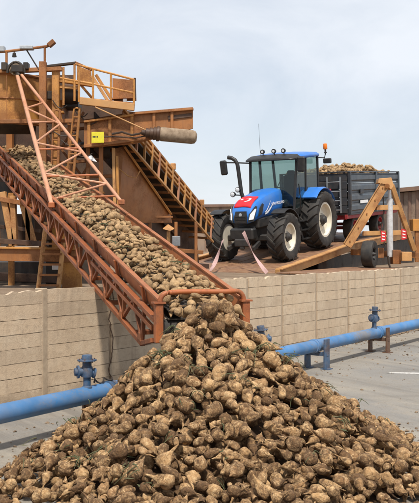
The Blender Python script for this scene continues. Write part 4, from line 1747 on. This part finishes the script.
# grille, lamps, side vents
g = MB()
g.loft([[V((3.352, -.19, 1.17)), V((3.352, .19, 1.17)), V((3.33, .19, 1.16)), V((3.33, -.19, 1.16))],
        [V((3.345, -.21, 1.34)), V((3.345, .21, 1.34)), V((3.30, .21, 1.34)), V((3.30, -.21, 1.34))],
        [V((3.30, -.17, 1.51)), V((3.30, .17, 1.51)), V((3.24, .17, 1.51)), V((3.24, -.17, 1.51))]])
gr = g.build('grille', M['t_black'], bon)
for k in range(5):
    z = 1.19 + .045 * k
    g = MB()
    g.box((3.352, 0, z), (.012, .33, .014))
    g.build('grille_bar', M['t_engine'], bon)
g = MB()
g.lathe([(.05, 0), (.05, .012), (.035, .016), (.01, .016)], (3.335, 0, 1.41), (1, 0, .2), 16)
g.build('badge', M['galv'], bon)
for q in (-1, 1):
    g = MB()
    g.slab([(3.355, q * .235, 1.20), (3.24, q * .36, 1.22), (3.05, q * .395, 1.62), (3.12, q * .375, 1.64), (3.31, q * .25, 1.42)], V((.02, q * .02, 0)))
    g.build('lamp_bezel', M['t_black'], bon)
    g = MB()
    g.slab([(3.36, q * .27, 1.27), (3.275, q * .365, 1.28), (3.12, q * .40, 1.56), (3.17, q * .388, 1.57), (3.31, q * .29, 1.42)], V((.012, q * .014, 0)))
    g.build('headlight', M['lens'], bon)
    g = MB()
    g.slab([(3.02, q * .392, 1.32), (2.78, q * .402, 1.38), (2.64, q * .404, 1.64), (2.72, q * .398, 1.68), (2.90, q * .395, 1.56)], V((0, q * .008, 0)))
    g.build('side_vent', M['t_black'], bon)
    # emblem: rising white leaf strokes and a line of lettering
    for dz, ln, th in ((0, .62, .030), (.05, .40, .02)):
        g = MB()
        y = q * .424
        pts_t, pts_b = [], []
        for k in range(7):
            f = k / 6
            x = 2.62 - ln * f
            z = 1.36 + dz + .30 * f ** 1.6
            t_ = th * math.sin(math.pi * (.12 + .85 * f))
            pts_t.append(V((x, y, z + t_)))
            pts_b.append(V((x, y, z - t_)))
        g.slab(pts_t + pts_b[::-1], V((0, q * .003, 0)))
        g.build('emblem_stroke', M['white'], bon)
    cu = bpy.data.curves.new('lettering', 'FONT')
    cu.body = 'NEW HOLLAND'
    cu.size = .12
    cu.extrude = .002
    cu.align_x = 'CENTER'
    to = bpy.data.objects.new('lettering_tmp', cu)
    col.objects.link(to)
    dg = bpy.context.evaluated_depsgraph_get()
    me = bpy.data.meshes.new_from_object(to.evaluated_get(dg))
    bpy.data.objects.remove(to)
    me.materials.clear()
    me.materials.append(M['white'])
    lo_ = bpy.data.objects.new('lettering', me)
    col.objects.link(lo_)
    lo_.parent = bon
    lo_.location = V((1.72, q * .424, 1.56)) - W[bon]
    lo_.rotation_euler = (R(90), 0, R(180) if q > 0 else 0)
    W[lo_] = V((1.72, q * .424, 1.56))
# flanks of the engine below the bonnet
g = MB()
g.box((2.1, 0, 1.12), (1.7, .74, .30))
g.build('engine_block', M['t_engine'], T, bevel=.04)
for q in (-1, 1):
    g = MB()
    g.path([(2.2, q * .40, 1.1), (2.0, q * .46, .95), (1.6, q * .45, 1.0), (1.3, q * .44, .9)], .035, 8)
    g.build('hose', M['t_black'], T)

# cab
CW = .78
pill = {'A': ((1.28, 1.30), (1.0, 2.86)), 'B': ((.42, 1.15), (.36, 2.88)), 'C': ((-.62, 1.55), (-.58, 2.88))}
g = MB()
g.box((.35, 0, 1.22), (1.75, 1.36, .16))
cab = g.build('cab_floor', M['t_black'], T, bevel=.03)
for q in (-1, 1):
    for k, ((xa, za), (xb, zb_)) in pill.items():
        g = MB()
        g.beam((xa, q * CW * .93, za), (xb, q * CW, zb_), .07, .075, (0, 1, 0))
        g.build('cab_pillar', M['t_black'], T, bevel=.012)
    # side panes
    y0, y1 = q * CW * .945, q * CW * 1.0
    g = MB()
    g.slab([(1.235, y0, 1.32), (.46, y0, 1.20), (.40, y1, 2.85), (.985, y1, 2.83)], V((0, q * .008, 0)))
    g.build('door_pane', M['glass'], T)
    g = MB()
    g.slab([(.38, y0, 1.60), (-.57, y0, 1.62), (-.54, y1, 2.85), (.33, y1, 2.85)], V((0, q * .008, 0)))
    g.build('side_pane', M['glass'], T)
    g = MB()
    g.beam((.46, q * CW * .96, 1.66), (.30, q * CW * .98, 1.95), .035, .05)
    g.build('door_handle', M['t_black'], T)
    # lower door panel
    g = MB()
    g.slab([(1.25, q * .70, 1.20), (.42, q * .70, 1.12), (.42, q * .725, 1.42), (1.22, q * .725, 1.36)], V((0, q * .03, 0)))
    g.build('door_sill', M['t_black'], T, bevel=.008)
g = MB()
g.slab([(1.27, -.70, 1.45), (1.27, .70, 1.45), (1.01, .745, 2.83), (1.01, -.745, 2.83)], V((.008, 0, 0)))
g.build('windscreen', M['glass'], T)
g = MB()
g.slab([(-.66, -.70, 1.60), (-.66, .70, 1.60), (-.60, .745, 2.84), (-.60, -.745, 2.84)], V((-.008, 0, 0)))
g.build('rear_pane', M['glass'], T)
g = MB()
g.path([(1.30, -.1, 1.62), (1.16, .12, 1.95), (1.04, .30, 2.35)], .012, 6)
g.build('wiper', M['t_black'], T)
# roof
def roof_sec(x, hw, z0, z1):
    return [V((x, -hw, z0)), V((x, -hw * 1.02, (z0 + z1) / 2)), V((x, -hw * .9, z1)), V((x, -hw * .4, z1 + .03)), V((x, hw * .4, z1 + .03)), V((x, hw * .9, z1)), V((x, hw * 1.02, (z0 + z1) / 2)), V((x, hw, z0))]


g = MB()
g.loft([roof_sec(-.78, .74, 2.86, 2.94), roof_sec(-.6, .83, 2.85, 2.99), roof_sec(.2, .86, 2.85, 3.02), roof_sec(.95, .85, 2.85, 2.98), roof_sec(1.12, .82, 2.85, 2.93)])
rf = g.build('roof', M['t_blue'], T, smooth=50, bevel=.015)
g = MB()
g.loft([roof_sec(.92, .862, 2.835, 2.99), roof_sec(1.12, .845, 2.83, 2.95), roof_sec(1.26, .80, 2.83, 2.91), roof_sec(1.34, .72, 2.84, 2.88)])
g.build('visor', M['t_black'], rf, bevel=.01)
for y in (-.36, .02, .34):
    g = MB()
    g.lathe([(.02, -.05), (.06, -.04), (.075, .03), (.07, .045)], (.95, y, 3.11), (1, 0, 0), 16)
    wlamp = g.build('work_light', M['t_black'], rf)
    g = MB()
    g.lathe([(.040, .046), (.040, .050), (.01, .053)], (.95, y, 3.11), (1, 0, 0), 16)
    g.build('lens', M['lens'], rf)
    g = MB()
    g.tube((.93, y, 2.99), (.93, y, 3.07), .014, 6)
    g.build('lamp_stem', M['t_black'], rf)
g = MB()
g.path([(.75, -.55, 2.99), (.72, -.56, 3.43), (.70, -.57, 3.98)], .007, 5, .003)
g.build('antenna', M['t_black'], rf)
# beacon on a bracket
g = MB()
g.path([(-.55, .80, 2.81), (-.60, 1.02, 2.79), (-.60, 1.06, 2.93)], .02, 8)
bk = g.build('beacon_bracket', M['t_black'], T)
g = MB()
g.lathe([(.05, 0), (.05, .03), (.03, .035), (.03, .15)], (-.60, 1.06, 2.93), (0, 0, 1), 14)
g.build('beacon_base', M['t_black'], bk)
g = MB()
g.lathe([(.055, .12), (.068, .14), (.066, .26), (.055, .30), (.01, .31)], (-.60, 1.06, 2.93), (0, 0, 1), 18)
g.build('beacon_lens', M['amber'], bk)
g = MB()
g.box((-.62, 1.10, 2.69), (.10, .26, .16))
g.build('work_light', M['t_black'], T, bevel=.02)
# mirrors
for q, ymir in ((-1, -1.62), (1, 1.0)):
    g = MB()
    g.path([(1.10, q * .78, 2.79), (1.16, (q * .80 + ymir) / 2, 2.83), (1.18, ymir, 2.85)], .022, 8)
    ma = g.build('mirror_arm', M['t_black'], T)
    g = MB()
    g.box((1.20, ymir, 2.69), (.10, .24, .46), M4.Rotation(R(-4 * q), 3, 'X'))
    g.build('mirror', M['t_black'], ma, bevel=.04)
# exhaust stack
g = MB()
g.path([(1.38, -.60, 1.35), (1.38, -.86, 1.6), (1.38, -.96, 1.9), (1.38, -1.02, 2.64), (1.38, -1.04, 2.80), (1.39, -1.11, 2.92), (1.40, -1.22, 2.99), (1.40, -1.34, 3.01)], .062, 14)
g.build('exhaust_stack', M['t_black'], T)
for (y, z) in ((-1.12, 1.88), (-.94, 2.02)):
    g = MB()
    g.lathe([(.02, -.08), (.07, -.05), (.085, .03), (.08, .05)], (1.62, y, z), (1, 0, 0), 16)
    hl = g.build('stalk_lamp', M['t_black'], T)
    g = MB()
    g.lathe([(.07, .051), (.06, .058), (.01, .06)], (1.62, y, z), (1, 0, 0), 16)
    g.build('lens', M['lens'], hl)
g = MB()
g.path([(1.35, -.62, 1.70), (1.56, -.85, 1.84), (1.56, -1.12, 1.86)], .018, 6)
g.build('lamp_stalk', M['t_black'], T)
# rear mudguards
for q in (-1, 1):
    secs = []
    for k in range(11):
        a = R(48 + 100 * k / 10)
        r0_, r1_ = .985, 1.02
        ca, sa = math.cos(a), math.sin(a)
        yi, yo = q * .62, q * 1.20
        secs.append([V((ca * r0_, yi, .90 + sa * r0_)), V((ca * r0_, yo, .90 + sa * r0_ - .02)), V((ca * (r1_ - .03), yo + q * .02, .90 + sa * (r1_ - .03))), V((ca * r1_, yo - q * .05, .90 + sa * r1_)), V((ca * r1_, yi, .90 + sa * r1_))])
    g = MB()
    g.loft(secs)
    mg = g.build('rear_mudguard', M['t_blue'], T, smooth=50)
    g = MB()
    g.box((-.66, q * 1.0, 1.75), (.06, .3, .10))
    g.build('tail_lamp', M['sign_red'], mg)
    g = MB()
    secs = []
    for k in range(8):
        a = R(62 + 82 * k / 7)
        ca, sa = math.cos(a), math.sin(a)
        secs.append([V((WB + ca * .79, q * .80, .70 + sa * .79)), V((WB + ca * .79, q * 1.20, .70 + sa * .79)), V((WB + ca * .81, q * 1.20, .70 + sa * .81)), V((WB + ca * .81, q * .80, .70 + sa * .81))])
    g.loft(secs)
    g.build('front_mudguard', M['t_black'], T, smooth=50)
# steps
for k in range(3):
    g = MB()
    g.box((1.0 - .03 * k, .86 + .03 * k, .98 - .27 * k), (.36, .20, .03))
    g.build('step', M['t_black'], T)
for e in (-.17, .17):
    g = MB()
    g.beam((1.0 + e, .80, 1.2), (.95 + e, .90, .42), .03, .05)
    g.build('step_hanger', M['t_black'], T)
g = MB()
g.path([(.95, .80, 1.35), (1.02, .84, 1.7), (1.04, .82, 2.1)], .016, 6)
g.build('grab_rail', M['t_black'], T)
# seat and controls
g = MB()
g.box((.05, 0, 1.62), (.5, .5, .14))
g.box((-.20, 0, 1.98), (.14, .48, .66), M4.Rotation(R(-8), 3, 'Y'))
g.box((-.24, 0, 2.38), (.10, .26, .16))
g.box((.05, 0, 1.45), (.3, .3, .3))
st = g.build('seat', M['seat'], T, bevel=.04)
tag(st, kind='stuff') if False else None
g = MB()
ring = [V((.62 + .05 * math.cos(a) * 1.4, .20 * math.sin(a), 1.88 + .19 * math.cos(a) * .55)) for a in [2 * math.pi * k / 20 for k in range(20)]]
g.path(ring, .016, 6, closed=True)
g.build('steering_wheel', M['t_black'], T)
g = MB()
g.beam((.95, 0, 1.3), (.63, 0, 1.86), .12, .14)
g.build('steering_column', M['t_black'], T, bevel=.02)
g = MB()
g.box((1.0, 0, 1.50), (.24, .8, .26))
g.build('dashboard', M['t_black'], T, bevel=.05)
g = MB()
g.box((.15, -.42, 1.70), (.6, .2, .3))
g.build('console', M['t_black'], T, bevel=.04)

# flag over the bonnet: red with white crescent and star
MT = M4.Translation(tr_root.location) @ tr_root.rotation_quaternion.to_matrix().to_4x4()


def fl(x, y, off=.012):
    return MT @ bon_top(x, y, off + .006 * math.sin(y * 17 + x * 6) + .004 * math.sin(x * 31))


g = MB()
nx_, ny_ = 12, 16
x_a, x_b = 3.20, 2.66
vs = [fl(x_a + (x_b - x_a) * i / nx_, -.27 + .54 * j / ny_) for i in range(nx_ + 1) for j in range(ny_ + 1)]
fs = [(i * (ny_ + 1) + j, i * (ny_ + 1) + j + 1, (i + 1) * (ny_ + 1) + j + 1, (i + 1) * (ny_ + 1) + j) for i in range(nx_) for j in range(ny_)]
g.add(vs, fs)
flag = g.build('flag', M['flag_red'], solid=.004, smooth=70)
tag(flag, 'red flag with white crescent and star draped over the tractor bonnet', 'flag')
xc, yc = 2.92, .04
cres = []
for k in range(15):
    a = R(50 + 260 * k / 14)
    cres.append((math.cos(a) * .115, math.sin(a) * .115))
for k in range(15):
    a = R(302 - 244 * k / 14)
    cres.append((.034 + math.cos(a) * .088, math.sin(a) * .088))
vs = [fl(xc + b_, yc - a, .024) for a, b_ in cres]
g = MB()
n = len(cres)
g.add(vs, [(k, k + 1, n - 2 - k, n - 1 - k) for k in range(n // 2 - 1)])
g.build('crescent', M['white'], flag)
star = []
for k in range(10):
    a = math.pi * k / 5
    r_ = .055 if k % 2 == 0 else .022
    star.append((.155 - math.cos(a) * r_, math.sin(a) * r_))
g = MB()
g.add([fl(xc + b_, yc - a - .02, .026) for a, b_ in star] + [fl(xc, yc - .155 - .02, .026)], [(k, (k + 1) % 10, 10) for k in range(10)])
g.build('star', M['white'], flag)

# two faded straps hanging from the front of the tractor to the deck
for i, (x0, y0, x1, y1, dd, lab) in enumerate(((223, 240, 209.5, 272, 22.9, 'faded pink strap pulled to the left from the tractor nose'), (243.5, 232, 267, 273, 22.6, 'faded pink strap running down right from the tractor nose to the deck'))):
    a = P(x0, y0, dd + .35)
    b_ = P(x1, y1, dd - .9)
    b_.z = max(b_.z, YARD + .02)
    secs = []
    n = 22
    ax = (b_ - a).normalized()
    s1 = ax.cross(V((0, 1, 0))).normalized()
    s2 = ax.cross(s1)
    for k in range(n + 1):
        f = k / n
        tw = math.pi * 1.0 * f + (0.4 if i else 1.2)
        sd = s1 * math.cos(tw) + s2 * math.sin(tw)
        nn_ = ax.cross(sd)
        c_ = a.lerp(b_, f) + V((0, 0, -.10 * math.sin(math.pi * f)))
        wd = .052
        secs.append([c_ + sd * wd, c_ + sd * wd + nn_ * .006, c_ - sd * wd + nn_ * .006, c_ - sd * wd])
    g = MB()
    g.loft(secs)
    tag(g.build('tie_strap', M['strap'], smooth=60), lab, 'strap', 'straps at the tractor nose')

# ------------------------------------------------------------------ trailer
tb = 2.64 + 1.95                       # distance of its front wall behind the tractor's front axle
tf = tp(tb, 0)
trl = empty('tipping_trailer', (tf.x, tf.y, deck_z(tb)), True)
tag(trl, 'grey tipping trailer with ribbed sides heaped with beets behind the tractor', 'trailer')
trl.rotation_mode = 'QUATERNION'
trl.rotation_quaternion = (M4.Rotation(yaw, 3, 'Z') @ M4.Rotation(R(4.0), 3, 'Y')).to_quaternion()
TL, TW = 5.3, 1.22
ZB, ZT = .98, 2.32


def tbox(name, c, s, mat, parent=None, bevel=.008):
    g = MB()
    g.box(c, s)
    return g.build(name, mat, parent or trl, bevel=bevel)


tbox('bed', (-TL / 2, 0, ZB - .03), (TL, TW * 2, .06), M['trailer_dark'])
# ribbed drop sides: three boards each side, corner and middle posts
for q in (-1, 1):
    hb = (ZT - ZB) / 4
    for k in range(4):
        z0 = ZB + k * hb + .006
        for (xa, xb_) in ((-.12, -TL / 2 + .06), (-TL / 2 - .06, -TL + .12)):
            ln = xa - xb_
            g = MB()
            secs = []
            for x in (xa, xb_):
                y = q * TW
                secs.append([V((x, y - q * .03, z0)), V((x, y, z0)), V((x, y, z0 + hb * .18)), V((x, y + q * .035, z0 + hb * .30)), V((x, y + q * .035, z0 + hb * .70)), V((x, y, z0 + hb * .82)), V((x, y, z0 + hb - .012)), V((x, y - q * .03, z0 + hb - .012))])
            g.loft(secs)
            g.build('side_board', M['trailer'], trl, smooth=20)
    for x in (-.05, -TL / 2, -TL + .05):
        tbox('side_post', (x, q * (TW + .015), (ZB + ZT) / 2), (.11, .10, ZT - ZB + .06), M['trailer_dark'] if x > -.1 else M['trailer'])
    g = MB()
    g.beam((0.02, q * (TW + .01), ZT + .035), (-TL, q * (TW + .01), ZT + .035), .10, .05)
    g.build('top_rail', M['trailer'], trl, bevel=.008)
    tbox('latch', (-1.1, q * (TW + .05), ZB + .72), (.30, .04, .16), M['trailer_dark'])
    tbox('sticker', (-1.35, q * (TW + .04), ZB + .36), (.75, .012, .10), M['white'], bevel=0)
for k in range(5):
    hb = (ZT - ZB) / 5
    tbox('front_board', (.0, 0, ZB + hb * (k + .5)), (.05, TW * 2 - .12, hb - .014), M['trailer_dark'])
g = MB()
g.beam((.01, -TW, ZT + .035), (.01, TW, ZT + .035), .10, .05)
g.build('top_rail', M['trailer_dark'], trl, bevel=.008)
for k in range(4):
    hb = (ZT - ZB) / 4
    tbox('tail_board', (-TL, 0, ZB + hb * (k + .5)), (.05, TW * 2 - .12, hb - .014), M['trailer'])
for y in (-.4, .1):
    tbox('front_rib', (.045, y, (ZB + ZT) / 2), (.05, .08, ZT - ZB), M['trailer_dark'])
# ladder on the front wall
g = MB()
g.beam((.13, .52, ZB + .02), (.13, .52, ZT - .12), .05, .04, (0, 1, 0))
ld = g.build('front_ladder', M['galv'], trl)
g = MB()
g.beam((.13, .98, ZB + .02), (.13, .98, ZT - .12), .05, .04, (0, 1, 0))
g.build('stile', M['galv'], ld)
for k in range(4):
    g = MB()
    z = ZB + .12 + k * .31
    g.tube((.13, .52, z), (.13, .98, z), .018, 8)
    g.build('rung', M['galv'], ld)
# chassis
for q in (-1, 1):
    g = MB()
    g.beam((.4, q * .5, .84), (-TL + .3, q * .5, .84), .12, .22)
    g.build('chassis_rail', M['trailer_red'], trl, bevel=.01)
    g = MB()
    g.beam((.05, q * 1.12, .87), (-TL + .05, q * 1.12, .87), .10, .14)
    g.build('side_sill', M['trailer_red'], trl, bevel=.01)
for x in (-.15, -1.4, -2.6, -3.8, -5.0):
    g = MB()
    g.beam((x, -1.06, .85), (x, 1.06, .85), .12, .16)
    g.build('cross_member', M['trailer_red'], trl, bevel=.01)
g = MB()
g.beam((.3, .35, .80), (1.65, .05, .60), .12, .14)
g.beam((.3, -.35, .80), (1.65, -.05, .60), .12, .14)
g.build('drawbar', M['trailer_red'], trl, bevel=.01)
g = MB()
g.beam((-.5, .35, .8), (-.5, .35, .1), .10, .10)
g.build('jack_leg', M['trailer_red'], trl)
for x in (-.95, -3.55):
    g = MB()
    g.tube((x, -.95, .46), (x, .95, .46), .06, 12)
    g.build('axle', M['trailer_red'], trl)
    for q in (-1, 1):
        wheel(trl, (x, q * .93, .46), .46, .34, .26, (0, q, 0), M['trailer_red'], 0)
MTL = M4.Translation(trl.location) @ trl.rotation_quaternion.to_matrix().to_4x4()


def load_prof(X, Y):
    ed_ = np.minimum(np.minimum(-X - .14, X + TL - .16), np.minimum(Y + TW - .14, TW - .14 - Y))
    return np.where(ed_ > 0, .10 + .16 * np.clip(ed_ / .8, 0, 1) + .08 * np.sin(X * 1.9 + .5) + .05 * np.sin(X * 4.7 + Y * 2), 0)


def load_size(r_, x, y):
    return .19 + .12 * r_.random() ** 1.5


l_items, (LX, LY, LT) = drop_fill(-TL, 0, -TW, TW, load_prof, .16, load_size, 31, res=.025, tries=2500, tol=.06)
l_R = np.array(MTL.to_3x3())
l_t = np.array(MTL.translation)
merged_beets(l_items, 'trailer_load', M['beet_dry'], 'heap of pale dusty sugar beets filling the grey trailer', 'sugar beets', xf=lambda p: (p + np.array([0, 0, ZT - .06])) @ l_R.T + l_t)
tbox('load_floor', (-TL / 2, 0, ZT - .10), (TL - .1, TW * 2 - .1, .06), M['soil'])

# ------------------------------------------------------------------ sheds beyond the yard
def shed(name, label, x0, x1, yt0, yt1, d0, d1, dep, ribs):
    a, b_ = P(x0, yt0, d0), P(x1, yt1, d1)
    root = empty(name, V((a.x, a.y, YARD)))
    tag(root, label, 'shed')
    th = V((0, dep, 0))
    g = MB()
    g.slab([V((a.x, a.y, YARD)), V((b_.x, b_.y, YARD)), b_, a], th)
    g.build('wall', M['shed'], root)
    ov = V((0, -.25, 0))
    g = MB()
    g.slab([a + ov + V((-.2, 0, .02)), b_ + ov + V((.2, 0, .02)), b_ + ov + V((.2, 0, .2)), a + ov + V((-.2, 0, .2))], th * 1.05)
    g.build('roof_edge', M['shed_roof'], root)
    for k in range(ribs):
        p = a.lerp(b_, (k + .5) / ribs)
        g = MB()
        g.beam(V((p.x, p.y - .03, YARD)), V((p.x, p.y - .03, p.z)), .12, .08, (0, 1, 0))
        g.build('wall_rib', M['shed_roof'], root)


shed('sheet_shed', 'brown sheet metal shed behind the trailer at the right edge', 398, 470, 193, 186, 38, 36, 6, 9)
shed('low_shed', 'long low brown shed seen past the front wheel of the tractor', 120, 330, 208, 206, 62, 66, 10, 14)
